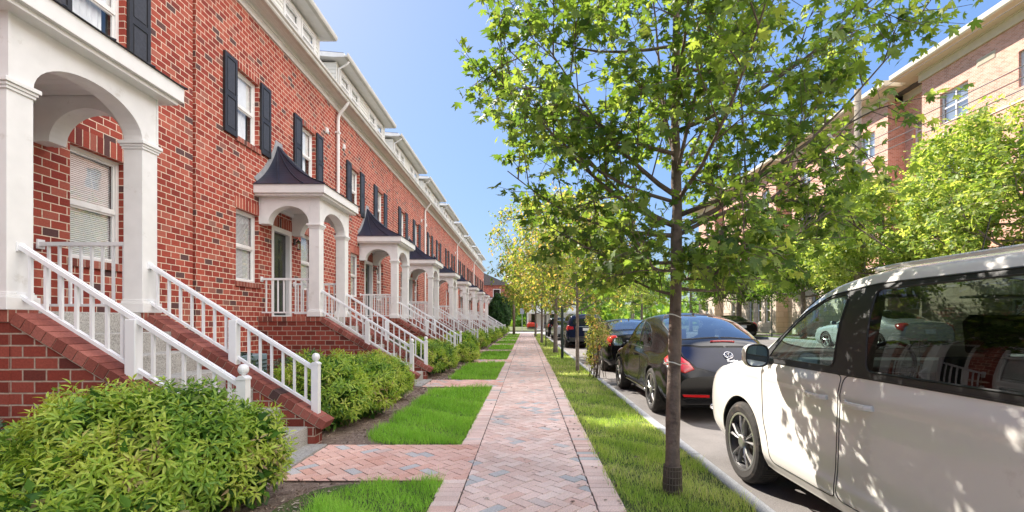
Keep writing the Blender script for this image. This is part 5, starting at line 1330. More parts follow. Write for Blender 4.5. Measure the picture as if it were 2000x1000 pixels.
# ---- white minivan
VB = [(.93, .25), (.985, .38), (.985, .68), (.975, .95), (.945, 1.08), (.90, 1.36), (.81, 1.60), (.71, 1.685), (.37, 1.73), (0, 1.745)]
VAN = Shell([
 (2.50, [(.52, .30), (.60, .36), (.63, .48), (.63, .60), (.60, .68), (.54, .72), (.44, .745), (.34, .76), (.17, .77), (0, .77)]),
 (2.44, [(.70, .27), (.79, .36), (.82, .52), (.81, .68), (.76, .76), (.68, .80), (.56, .83), (.42, .845), (.2, .855), (0, .86)]),
 (2.28, [(.82, .25), (.90, .38), (.925, .58), (.915, .77), (.87, .86), (.78, .90), (.65, .925), (.49, .94), (.25, .95), (0, .955)]),
 (2.0, [(.88, .25), (.95, .40), (.975, .64), (.965, .86), (.92, .95), (.83, .985), (.70, 1.005), (.52, 1.02), (.26, 1.03), (0, 1.035)]),
 (1.6, [(.91, .25), (.975, .40), (.985, .68), (.975, .93), (.935, 1.02), (.86, 1.06), (.74, 1.08), (.54, 1.095), (.27, 1.105), (0, 1.11)]),
 (1.35, mixs(VB, _4=(.945, 1.055), _5=(.89, 1.12), _6=(.82, 1.17), _7=(.70, 1.20), _8=(.38, 1.22), _9=(0, 1.225))),
 (1.1, mixs(VB, _4=(.945, 1.07), _5=(.895, 1.20), _6=(.825, 1.30), _7=(.72, 1.345), _8=(.4, 1.38), _9=(0, 1.39))),
 (.8, mixs(VB, _5=(.90, 1.30), _6=(.82, 1.47), _7=(.725, 1.535), _8=(.4, 1.575), _9=(0, 1.59))),
 (.5, mixs(VB, _6=(.815, 1.565), _7=(.715, 1.64), _8=(.38, 1.685), _9=(0, 1.70))),
 (.1, VB), (-.8, mixs(VB, _9=(0, 1.755), _8=(.37, 1.74))), (-1.7, VB),
 (-2.2, mixs(VB, _5=(.885, 1.34), _6=(.79, 1.57), _7=(.69, 1.65), _8=(.36, 1.69), _9=(0, 1.705))),
 (-2.45, [(.90, .28), (.965, .40), (.97, .68), (.955, .93), (.92, 1.07), (.86, 1.30), (.755, 1.50), (.64, 1.58), (.33, 1.615), (0, 1.625)]),
 (-2.60, [(.78, .33), (.86, .42), (.88, .66), (.87, .90), (.84, 1.03), (.79, 1.22), (.69, 1.38), (.56, 1.43), (.28, 1.455), (0, 1.46)])])
VAN.crease = [(.44, .03, .016, -2.2, 1.14), (.93, .02, -.006, -2.3, 1.9)]
reg = [('front_side_window', 'z', [(1.14, 1.105), (.34, 1.105), (.34, 1.555), (.56, 1.525), (.80, 1.41), (1.0, 1.27)], M['cglass'], False),
       ('sliding_door_window', 'z', [(.06, 1.105), (.12, 1.565), (-.92, 1.575), (-.92, 1.105)], M['tglass'], False),
       ('rear_quarter_window', 'z', [(-1.02, 1.105), (-1.02, 1.57), (-2.05, 1.54), (-2.2, 1.15), (-2.16, 1.105)], M['tglass'], False),
       ('window_surround', 'z', [(1.30, 1.068), (-2.27, 1.068), (-2.27, 1.12), (-2.10, 1.585), (-1.0, 1.605), (.12, 1.598), (.52, 1.555), (.80, 1.452), (1.08, 1.27)], M['trim'], False),
       ('windshield', 'v', [(1.52, 9), (1.46, 7.6), (1.22, 6.45), (.80, 6.42), (.62, 6.9), (.52, 9)], M['cglass'], True),
       ('door', 'z', [(1.18, 1.05), (1.13, .62), (.98, .33), (.255, .33), (.245, 1.066), (1.2, 1.066)], M['van_paint'], False),
       ('sliding_door', 'z', [(.225, 1.066), (.235, .33), (-.83, .33), (-.95, .62), (-.98, 1.066)], M['van_paint'], False),
       ('hood', 'v', [(2.38, 9), (2.34, 5.6), (1.68, 4.9), (1.60, 9)], M['van_paint'], True)]
van = car('minivan', 'white minivan parked at the kerb, nearest vehicle, dappled by leaf shadow', 'cars parked along the near kerb', (2.82, 2.58, -.085), 0, VAN, reg, [(1.54, .345), (-1.54, .345)], M['van_paint'], None,
          lambda r, sx, x, y, wr: wheel(r, sx, x + sx * .015, y, wr, .225, 5, .70, 'double'), arch_r=.392, seats=[(-.42, .05, .5, 0), (.42, .05, .5, 0), (-.42, -.95, .5, 0), (.42, -.95, .5, 0), (0, -1.75, 1.3, 0)], extras={'dash': 1.05}, cat='minivan', vstep=.11)
for sx in (-1, 1):
    for y in (.46, .07): handle(van, sx, VAN, y, .915, M['van_paint'], .23)
    mirror(van, sx, sx * 1.125, .93, 1.13, M['van_paint'], 1.04, .05, .80)
surf_patch(van, VAN, 'headlight', [(2.44, 3.3), (2.45, 5.4), (2.22, 5.2), (2.08, 4.4), (2.2, 3.6)], M['whitelamp'])
surf_patch(van, VAN, 'taillight', [(-2.58, 2.6), (-2.58, 4.6), (-2.40, 4.5), (-2.40, 2.7)], M['redlamp'])
m = MB()
for sx in (-1, 1): m.tube([tuple((VAN.S(y, 6.85) + np.array([0, 0, .022])) * np.array([sx, 1, 1])) for y in np.linspace(.25, -1.9, 14)], .013, 6); m.cut()
m.parts('roof_rail', M['van_paint'], van, smooth=True, uv=False)
m = MB(); m.tube([(-.55, -.2, 1.72), (-.56, -.26, 1.9)], .003, 5); m.build('aerial', M['trim'], van, uv=False)
# inner grab rail and belts seen through the glass
m = MB()
m.box(-.72, -.25, .55, .80, 1.545, 1.56); m.cut(); m.box(.25, .72, .55, .80, 1.545, 1.56); m.cut(); m.parts('sun_visor', M['seat_l'], van, uv=False)
m = MB()
for sx in (-1, 1):
    m.tube([(sx * .84, .26, .5), (sx * .845, .22, 1.1), (sx * .77, .2, 1.58)], .045, 6); m.tube([(sx * .84, -.97, .5), (sx * .845, -.97, 1.1), (sx * .77, -.97, 1.58)], .04, 6); m.tube([(sx * .80, -1.25, 1.1), (sx * .74, -1.75, 1.55)], .03, 6)
m.box(-.86, .86, -2.3, 1.2, .24, .28); m.build('cabin_trim', M['seat_l'], van, uv=False)

# ---- black rounded coupe
def BS(y, mid=None, **kw): return (y, mixs([(.80, .20), (.88, .34), (.895, .58), (.875, .80), (.83, .92), (.77, 1.14), (.675, 1.30), (.53, 1.37), (.27, 1.41), (0, 1.42)], **kw))
BUG = Shell([
 (-2.19, [(.62, .26), (.70, .32), (.74, .42), (.74, .52), (.70, .585), (.62, .615), (.52, .63), (.38, .64), (.19, .648), (0, .65)]),
 (-2.14, [(.72, .24), (.81, .32), (.84, .45), (.83, .57), (.77, .65), (.67, .69), (.55, .715), (.41, .735), (.2, .745), (0, .75)]),
 (-2.02, [(.77, .22), (.87, .34), (.90, .50), (.885, .66), (.82, .755), (.71, .81), (.59, .84), (.44, .865), (.22, .885), (0, .89)]),
 (-1.88, [(.79, .21), (.89, .35), (.915, .56), (.895, .73), (.82, .83), (.71, .90), (.61, .945), (.46, .985), (.23, 1.01), (0, 1.02)]),
 (-1.78, [(.80, .20), (.89, .36), (.915, .58), (.895, .77), (.82, .865), (.71, .95), (.62, 1.01), (.48, 1.06), (.24, 1.085), (0, 1.095)]),
 (-1.62, BS(0, _2=(.915, .58), _3=(.895, .745), _4=(.80, .86), _5=(.70, .985), _6=(.62, 1.075), _7=(.50, 1.125), _8=(.26, 1.155), _9=(0, 1.165))[1]),
 (-1.27, BS(0, _2=(.94, .56), _3=(.905, .745), _4=(.77, .87), _5=(.71, 1.06), _6=(.64, 1.19), _7=(.52, 1.24), _8=(.27, 1.28), _9=(0, 1.29))[1]),
 (-.8, BS(0, _2=(.89, .58), _3=(.86, .80), _4=(.80, .92), _5=(.74, 1.15), _6=(.655, 1.31), _7=(.53, 1.37), _8=(.27, 1.41), _9=(0, 1.42))[1]),
 (-.3, BS(0, _1=(.86, .34), _2=(.855, .58), _3=(.845, .80), _4=(.81, .92), _5=(.76, 1.2), _6=(.67, 1.375), _7=(.535, 1.44), _8=(.27, 1.475), _9=(0, 1.487))[1]),
 (.15, BS(0, _1=(.86, .34), _2=(.852, .58), _3=(.842, .80), _4=(.81, .92), _5=(.755, 1.19), _6=(.665, 1.36), _7=(.53, 1.425), _8=(.27, 1.46), _9=(0, 1.472))[1]),
 (.5, BS(0, _1=(.86, .34), _2=(.86, .58), _3=(.845, .79), _4=(.80, .91), _5=(.75, 1.15), _6=(.665, 1.29), _7=(.53, 1.355), _8=(.27, 1.39), _9=(0, 1.40))[1]),
 (.8, BS(0, _3=(.87, .80), _4=(.825, .915), _5=(.755, 1.06), _6=(.665, 1.15), _7=(.55, 1.195), _8=(.28, 1.225), _9=(0, 1.235))[1]),
 (1.05, BS(0, _3=(.875, .79), _4=(.82, .895), _5=(.74, .955), _6=(.65, .99), _7=(.53, 1.01), _8=(.27, 1.03), _9=(0, 1.035))[1]),
 (1.3, BS(0, _2=(.935, .56), _3=(.90, .74), _4=(.79, .84), _5=(.71, .89), _6=(.64, .93), _7=(.5, .945), _8=(.25, .96), _9=(0, .965))[1]),
 (1.7, [(.78, .2), (.86, .33), (.89, .50), (.87, .67), (.80, .77), (.70, .81), (.58, .84), (.44, .855), (.22, .87), (0, .875)]),
 (1.95, [(.70, .22), (.78, .32), (.82, .44), (.79, .57), (.72, .65), (.61, .69), (.5, .72), (.37, .735), (.18, .745), (0, .75)]),
 (2.09, [(.50, .26), (.58, .32), (.61, .40), (.59, .48), (.54, .54), (.46, .57), (.37, .59), (.27, .60), (.13, .61), (0, .61)])])
BUG.T[:, :, 0] *= .97; BUG.T[:, :, 1] = np.where(BUG.T[:, :, 1] > .9, .9 + (BUG.T[:, :, 1] - .9) * 1.07, BUG.T[:, :, 1])
rear_lid = [(-2.155, 9), (-2.15, 7.2), (-2.08, 6.2), (-1.90, 5.75), (-1.74, 6.05), (-1.74, 9)]
reg = [('side_window', 'z', [(.82, .955), (.02, .95), (-.12, 1.0), (-.12, 1.40), (.15, 1.385), (.46, 1.30), (.70, 1.14)], M['cglass'], False),
       ('quarter_window', 'z', [(-.16, .965), (-.80, .965), (-.84, 1.03), (-.70, 1.22), (-.48, 1.335), (-.16, 1.385)], M['tglass'], False),
       ('rear_screen', 'v', [(-1.70, 9), (-1.69, 7.4), (-1.62, 6.3), (-1.50, 6.12), (-.95, 6.35), (-.72, 7.0), (-.66, 9)], M['rglass'], True),
       ('spoiler', 'v', [(-1.88, 9), (-1.86, 7.6), (-1.78, 6.35), (-1.66, 5.95), (-1.50, 6.02), (-1.62, 6.25), (-1.71, 7.4), (-1.72, 9)], M['gloss'], True),
       ('windshield', 'v', [(1.12, 9), (1.07, 7.5), (.90, 6.25), (.56, 6.3), (.44, 7.0), (.40, 9)], M['cglass'], True),
       ('tailgate', 'v', [(-2.165, 9), (-2.165, 7.6), (-2.12, 6.5), (-1.95, 5.85), (-1.78, 5.9), (-1.80, 6.35), (-1.88, 7.6), (-1.90, 9)], M['blue_paint_and_sky_tint'], True),  # lid of the black car coloured navy for the sky it mirrors
       ('door', 'z', [(1.02, .90), (1.0, .42), (.93, .28), (-.10, .28), (-.32, .48), (-.30, .935), (.9, .935)], M['dark_paint'], False)]
bug = car('rounded_coupe', 'rounded black two-door coupe parked ahead of the white minivan, curved rear screen', 'cars parked along the near kerb', (2.78, 8.58, -.085), 0, BUG, reg, [(1.27, .335), (-1.27, .335)], M['dark_paint'], None,
          lambda r, sx, x, y, wr: wheel(r, sx, x + sx * .02, y, wr, .235, 5, .74, 'double'), arch_r=.375, seats=[(-.36, -.05, .5, 0), (.36, -.05, .5, 0), (0, -.85, 1.1, 0)], extras={'dash': .85})
for sx in (-1, 1):
    handle(bug, sx, BUG, -.02, .80, M['dark_paint'], .2); mirror(bug, sx, sx * 1.0, .72, .98, M['dark_paint'], .95, .04)
    pts_ = [tuple((BUG.S(y, .62) + np.array([.012, 0, 0])) * np.array([sx, 1, 1])) for y in np.linspace(.86, -.86, 12)]
    m = MB(); m.tube(pts_, [.012] * 12, 6); m.build('sill_strip', M['chrome'], bug, smooth=True, uv=False)
surf_patch(bug, BUG, 'taillight', [(-1.76, 3.75), (-1.80, 4.9), (-1.93, 5.5), (-2.05, 6.05), (-2.135, 6.2), (-2.15, 5.0), (-2.08, 4.0), (-1.90, 3.55)], M['redlamp'], off=.008)
surf_patch(bug, BUG, 'headlight', [(2.0, 3.6), (1.95, 5.2), (1.75, 5.2), (1.66, 4.4), (1.78, 3.6)], M['whitelamp'], off=.012)
m = MB(); ye = -2.20
for sx in (-1, 1):
    m.prism([(sx * .34, .36), (sx * .68, .37), (sx * .70, .40), (sx * .34, .395)], ye - .02, ye + .05, 'y'); m.cut()
m.parts('reflector', M['redlamp'], bug, uv=False)
m = MB(); m.prism([(-.62, .265), (.62, .265), (.70, .34), (.60, .345), (-.60, .345), (-.70, .34)], ye - .018, ye + .1, 'y'); m.prism([(-.27, .43), (.27, .43), (.27, .56), (-.27, .56)], ye - .012, ye + .02, 'y'); m.build('rear_valance', M['gloss'], bug, uv=False)
m = MB()
for x_ in (-.30, -.20, ): m.lathe([(.034, 0), (.036, -.03), (.028, -.032), (.026, .02)], x_, ye - .0, .245, 14, 'y'); m.cut()
m.parts('exhaust_pipe', M['chrome'], bug, smooth=True, uv=False)
m = MB()
for t0, t1 in ((-.16, .16),): m.tube([tuple(BUG.S(-1.80 - .00 * abs(t), 9 - abs(t) * 3.8) * np.array([1 if t >= 0 else -1, 1, 1]) + np.array([0, -.006, .004])) for t in np.linspace(t0 * 1.2, t1 * 1.2, 9)], .013, 6)
m.build('brake_light', M['redlamp'], bug, smooth=True, uv=False)
# round badge and script on the tailgate
def lid_frame(y): p = BUG.S(y, 8.99); n = BUG.nrm(y, 8.9); n[0] = 0; n /= np.linalg.norm(n); t = np.cross(np.array([1, 0, 0]), n); t = t if t[2] > 0 else -t; return p, n, t
p, n_, t_ = lid_frame(-2.005)
p = np.array([0, p[1], p[2]])
def L3(a, b, off=.012): return tuple(p + np.array([1, 0, 0]) * a + t_ * b + n_ * off)
m = MB(); R_ = .058
m.tube([L3(R_ * math.cos(a), R_ * math.sin(a)) for a in np.linspace(0, 2 * math.pi, 29)], .0055, 6, cap=False)
def stroke(seq, wd=.0055):
    for a, b in zip(seq, seq[1:]): m.tube([L3(*a), L3(*b)], wd, 5)
stroke([(-.021, .052), (0, .004), (.021, .052)]); stroke([(-.045, .030), (-.024, -.046), (0, -.006), (.024, -.046), (.045, .030)])
m.build('badge', M['chrome'], bug, smooth=True, uv=False)
def text(body, size, nm, mat, parent, loc, rot, ext=.002, align='CENTER', shear=0):
    cu = bpy.data.curves.new(nm, 'FONT'); cu.body = body; cu.size = size; cu.extrude = ext; cu.align_x = align; cu.shear = shear; cu.align_y = 'CENTER'
    to = bpy.data.objects.new(nm + '_curve', cu); C.objects.link(to); dg = bpy.context.evaluated_depsgraph_get(); me = bpy.data.meshes.new_from_object(to.evaluated_get(dg)); bpy.data.objects.remove(to)
    me.materials.clear(); me.materials.append(mat); o = link(nm, me, parent); o.location = loc; o.rotation_euler = rot; return o
tilt = math.atan2(-n_[1], n_[2])
text('Turbo', .062, 'lettering', M['chrome'], bug, L3(.02, -.10, .012), (tilt, 0, 0), shear=.3)
m = MB(); m.prism([(-.02, 1.45), (.02, 1.45), (.008, 1.49), (-.008, 1.49)], -.62, -.58, 'y'); m.prism([(-.66, 1.45), (-.50, 1.475), (-.64, 1.525)], -.012, .012, 'x'); m.build('aerial', M['trim'], bug, uv=False)

# ---- generic sedan and utility shells
def sedan_shell(h=1.46, hw=.92):
    k = h / 1.46; s = hw / .92
    def q(L): return [(a * s, b * k) for a, b in L]
    B0 = [(.82, .20), (.90, .34), (.92, .58), (.90, .80), (.86, .92), (.80, 1.14), (.70, 1.31), (.58, 1.385), (.30, 1.43), (0, 1.445)]
    return Shell([
     (-2.38, q([(.60, .30), (.70, .36), (.76, .50), (.77, .68), (.73, .84), (.66, .90), (.55, .93), (.42, .945), (.21, .955), (0, .96)])),
     (-2.30, q([(.74, .24), (.82, .34), (.86, .52), (.86, .74), (.81, .90), (.73, .97), (.62, 1.0), (.47, 1.02), (.24, 1.035), (0, 1.04)])),
     (-2.05, q([(.79, .21), (.88, .34), (.91, .56), (.90, .79), (.85, .93), (.76, 1.0), (.66, 1.035), (.5, 1.055), (.26, 1.07), (0, 1.075)])),
     (-1.75, q([(.81, .20), (.90, .34), (.92, .58), (.90, .80), (.855, .935), (.77, 1.02), (.67, 1.065), (.53, 1.09), (.28, 1.11), (0, 1.12)])),
     (-1.45, q(mixs(B0, _4=(.855, .93), _5=(.78, 1.06), _6=(.69, 1.14), _7=(.56, 1.185), _8=(.29, 1.215), _9=(0, 1.225)))),
     (-1.0, q(mixs(B0, _5=(.785, 1.12), _6=(.70, 1.26), _7=(.57, 1.325), _8=(.30, 1.365), _9=(0, 1.38)))),
     (-.5, q(mixs(B0, _5=(.79, 1.15), _6=(.70, 1.32), _7=(.58, 1.395), _8=(.30, 1.44), _9=(0, 1.455)))),
     (0, q(B0)), (.4, q(mixs(B0, _5=(.795, 1.11), _6=(.70, 1.26), _7=(.58, 1.335), _8=(.30, 1.375), _9=(0, 1.39)))),
     (.8, q(mixs(B0, _4=(.86, .91), _5=(.795, 1.02), _6=(.71, 1.11), _7=(.60, 1.16), _8=(.31, 1.195), _9=(0, 1.205)))),
     (1.15, q(mixs(B0, _4=(.86, .885), _5=(.79, .945), _6=(.70, .975), _7=(.56, .995), _8=(.29, 1.01), _9=(0, 1.015)))),
     (1.6, q(mixs(B0, _3=(.90, .76), _4=(.85, .85), _5=(.76, .89), _6=(.66, .91), _7=(.52, .925), _8=(.26, .94), _9=(0, .945)))),
     (2.05, q([(.78, .21), (.87, .33), (.89, .50), (.86, .67), (.80, .76), (.70, .80), (.58, .82), (.44, .835), (.22, .845), (0, .85)])),
     (2.3, q([(.64, .24), (.74, .33), (.77, .44), (.74, .56), (.68, .64), (.58, .68), (.47, .70), (.35, .715), (.18, .72), (0, .725)])),
     (2.42, q([(.46, .28), (.54, .33), (.57, .42), (.55, .50), (.50, .56), (.42, .59), (.34, .61), (.25, .62), (.12, .625), (0, .63)]))])
def sedan_reg(paint, k=1.0):
    z = lambda *a: [(y, v * k) for y, v in a]
    return [('side_window', 'z', z((.86, .95), (-.02, .95), (-.04, 1.37), (.12, 1.365), (.42, 1.27)), M['tglass'], False), ('rear_side_window', 'z', z((-.08, .95), (-.95, .955), (-1.28, 1.05), (-.90, 1.27), (-.55, 1.345), (-.10, 1.37)), M['tglass'], False),
            ('rear_screen', 'v', [(-1.62, 9), (-1.60, 7.2), (-1.45, 6.5), (-1.0, 6.6), (-.86, 7.2), (-.80, 9)], M['rglass'], True), ('windshield', 'v', [(1.12, 9), (1.08, 7.4), (.92, 6.4), (.50, 6.5), (.36, 7.1), (.30, 9)], M['tglass'], True),
            ('door', 'z', z((.95, .92), (.98, .5), (.9, .28), (-.05, .28), (-.05, .935), (.9, .935)), paint, False), ('rear_door', 'z', z((-.07, .935), (-.07, .28), (-.9, .28), (-1.08, .5), (-1.2, .935)), paint, False),
            ('trunk_lid', 'v', [(-2.33, 9), (-2.32, 6.6), (-2.2, 5.9), (-1.72, 6.3), (-1.66, 9)], paint, True)]
def sedan(label, group, loc, rz, paint, h=1.46, low=False, name='sedan', lamps=((-2.35, 3.2), (-2.36, 5.6), (-2.28, 6.0), (-2.05, 4.6), (-2.08, 3.8), (-2.2, 3.2)), plate=True, wb=1.4):
    sh = sedan_shell(h); k = h / 1.46
    o = car(name, label, group, loc, rz, sh, sedan_reg(paint, k), [(wb, .33), (-wb, .33)], paint, None, lambda r, sx, x, y, wr: wheel(r, sx, x + sx * .015, y, wr, .22, 5, .70, 'single', low=True), arch_r=.37, step=.09, vstep=.3, seats=[(-.38, .0, .5, 0), (.38, .0, .5, 0), (0, -.85, 1.1, 0)])
    surf_patch(o, sh, 'taillight', list(lamps), M['redlamp'], off=.008); surf_patch(o, sh, 'headlight', [(2.28, 3.6), (2.3, 5.2), (2.05, 5.2), (1.9, 4.4), (2.1, 3.6)], M['whitelamp'], off=.01)
    for sx in (-1, 1): mirror(o, sx, sx * 1.02, .72, 1.0 * k, paint, .9, .04); handle(o, sx, sh, -.02 + .1, .84 * k, M['chrome'], .18); handle(o, sx, sh, -.95, .85 * k, M['chrome'], .18)
    m = MB(); m.prism([(-.6, .30), (.6, .30), (.62, .46), (-.62, .46)], -2.42, -2.36, 'y'); m.build('bumper_trim', M['trim'], o, uv=False)
    if plate: m = MB(); m.box(-.16, .16, -2.43, -2.40, .68, .83); m.build('number_plate', M['plate'], o, uv=False); m = MB(); m.box(-.40, .40, -2.425, -2.39, .86, .885); m.build('chrome_strip', M['chrome'], o, uv=False)
    m = MB(); m.prism([(-.86, 1.40 * k), (-.70, 1.41 * k), (-.84, 1.47 * k)], -.012, .012, 'x'); m.build('aerial', M['trim'], o, uv=False)
    return o
def zr(x): return road_z(x) + .01
sedan('black sedan parked third from the camera, partly behind the kerb shoots, red tail lights', 'cars parked along the near kerb', (2.98, 14.75, -.085), 0, M['dark_paint'])
def suv_shell(h=1.77, hw=.98):
    k = h / 1.77; s = hw / .98
    def q(L): return [(a * s, b * k) for a, b in L]
    B0 = [(.86, .30), (.955, .44), (.98, .72), (.96, 1.00), (.92, 1.14), (.87, 1.38), (.79, 1.60), (.69, 1.70), (.36, 1.745), (0, 1.76)]
    return Shell([
     (-2.46, q([(.70, .40), (.80, .48), (.84, .72), (.84, .96), (.81, 1.12), (.77, 1.32), (.69, 1.46), (.56, 1.50), (.28, 1.52), (0, 1.53)])),
     (-2.38, q([(.80, .34), (.89, .46), (.93, .72), (.92, .98), (.885, 1.14), (.84, 1.36), (.75, 1.54), (.63, 1.62), (.33, 1.655), (0, 1.665)])),
     (-2.1, q(mixs(B0, _6=(.78, 1.585), _7=(.67, 1.675), _8=(.35, 1.72), _9=(0, 1.735)))), (-1.2, q(B0)), (-.2, q(mixs(B0, _9=(0, 1.77)))),
     (.35, q(mixs(B0, _5=(.87, 1.36), _6=(.78, 1.56), _7=(.68, 1.655), _8=(.36, 1.70), _9=(0, 1.715)))),
     (.75, q(mixs(B0, _5=(.86, 1.28), _6=(.79, 1.41), _7=(.68, 1.48), _8=(.36, 1.52), _9=(0, 1.535)))),
     (1.15, q(mixs(B0, _4=(.92, 1.12), _5=(.85, 1.18), _6=(.76, 1.215), _7=(.62, 1.24), _8=(.32, 1.26), _9=(0, 1.265)))),
     (1.7, q(mixs(B0, _3=(.955, .96), _4=(.91, 1.07), _5=(.82, 1.11), _6=(.72, 1.13), _7=(.56, 1.145), _8=(.28, 1.155), _9=(0, 1.16)))),
     (2.25, q([(.80, .33), (.89, .44), (.92, .66), (.90, .88), (.84, .99), (.74, 1.03), (.62, 1.05), (.47, 1.06), (.24, 1.07), (0, 1.075)])),
     (2.46, q([(.62, .36), (.70, .44), (.73, .60), (.72, .76), (.67, .86), (.58, .89), (.48, .91), (.36, .92), (.18, .93), (0, .93)]))])
def suv(label, group, loc, rz, paint, h=1.77, low=True, name='suv'):
    sh = suv_shell(h); k = h / 1.77; z = lambda *a: [(y, v * k) for y, v in a]
    reg = [('side_window', 'z', z((.98, 1.19), (.04, 1.19), (.04, 1.60), (.25, 1.58), (.6, 1.44)), M['tglass'], False), ('rear_side_window', 'z', z((-.02, 1.19), (-1.0, 1.19), (-1.02, 1.61), (-.02, 1.61)), M['tglass'], False),
           ('quarter_window', 'z', z((-1.10, 1.19), (-2.05, 1.21), (-1.95, 1.57), (-1.10, 1.61)), M['tglass'], False), ('windshield', 'v', [(1.2, 9), (1.12, 7.4), (.92, 6.4), (.5, 6.5), (.38, 7.1), (.34, 9)], M['tglass'], True),
           ('door', 'z', z((1.1, 1.15), (1.15, .7), (1.0, .42), (.0, .42), (.0, 1.165), (1.0, 1.165)), paint, False), ('rear_door', 'z', z((-.03, 1.165), (-.03, .42), (-.85, .42), (-1.05, .8), (-1.06, 1.165)), paint, False)]
    o = car(name, label, group, loc, rz, sh, reg, [(1.43, .38), (-1.43, .38)], paint, None, lambda r, sx, x, y, wr: wheel(r, sx, x + sx * .02, y, wr, .24, 5, .66, 'single', low=True), arch_r=.43, step=.1, vstep=.3, seats=[(-.4, .0, .5, 0), (.4, .0, .5, 0), (0, -.95, 1.2, 0)], cat='suv')
    e = -2.475
    m = MB(); m.prism([(-.66, 1.20 * k), (.66, 1.20 * k), (.62, 1.46 * k), (.55, 1.49 * k), (-.55, 1.49 * k), (-.62, 1.46 * k)], e - .012, e + .03, 'y'); m.build('rear_screen', M['gloss'], o, uv=False, bevel=.005)
    m = MB(); m.prism([(-.80, .36), (.80, .36), (.84, .56), (-.84, .56)], e - .06, e + .1, 'y'); m.prism([(-.5, .58), (.5, .58), (.5, .62), (-.5, .62)], e - .03, e + .05, 'y'); m.build('rear_bumper', M['trim'], o, uv=False, bevel=.02)
    m = MB(); m.box(-.36, .36, e - .02, e + .02, 1.09 * k, 1.12 * k); m.build('chrome_strip', M['chrome'], o, uv=False)
    m = MB(); m.box(-.16, .16, e - .02, e, .90 * k, 1.04 * k); m.build('number_plate', M['plate'], o, uv=False)
    surf_patch(o, sh, 'taillight', [(-2.43, 2.7), (-2.44, 4.2), (-2.3, 4.15), (-2.12, 3.6), (-2.16, 3.0), (-2.3, 2.7)], M['redlamp'], off=.01)
    m = MB()
    for sx in (-1, 1): m.prism([(sx * .62, .98 * k), (sx * .84, .96 * k), (sx * .84, 1.13 * k), (sx * .64, 1.10 * k)], e - .012, e + .05, 'y'); m.cut()
    m.parts('tail_lens', M['redlamp'], o, uv=False, bevel=.004)
    for sx in (-1, 1): mirror(o, sx, sx * 1.08, .9, 1.22 * k, paint, 1, .05)
    m = MB()
    for sx in (-1, 1): m.tube([tuple((sh.S(y, 6.9) + np.array([0, 0, .03])) * np.array([sx, 1, 1])) for y in np.linspace(.2, -2.0, 10)], .016, 5); m.cut()
    m.parts('roof_rail', M['chrome'], o, smooth=True, uv=False); return o
suv('dark blue sport utility vehicle parked beyond the second street tree, rear window up', 'cars parked along the near kerb', (2.95, 26.2, -.085), 0, M['blue_paint_and_sky_tint'])
sedan('silver car parked past the dark blue utility vehicle', 'cars parked along the near kerb', (2.85, 36.5, -.08), 0, M['silver_paint'], 1.5, plate=False)
suv('black vehicle farthest along the near kerb, mostly hidden', 'cars parked along the near kerb', (2.8, 43.5, -.08), 0, M['dark_paint'], 1.7)
sedan('dark maroon black sedan parked across the street by the thin black post, plate showing', 'cars parked across the street', (12.75, 30.4, .215), 0, M['dark_paint'])
sedan('silver car parked across the street, seen through the front window of the minivan', 'cars parked across the street', (12.7, 17.4, .215), 0, M['silver_paint'], 1.48)
sedan('small red car far off past the crossing, straight down the walk', None, (.9, 84.0, -.12), 0, M['red_paint'], 1.5, plate=False)
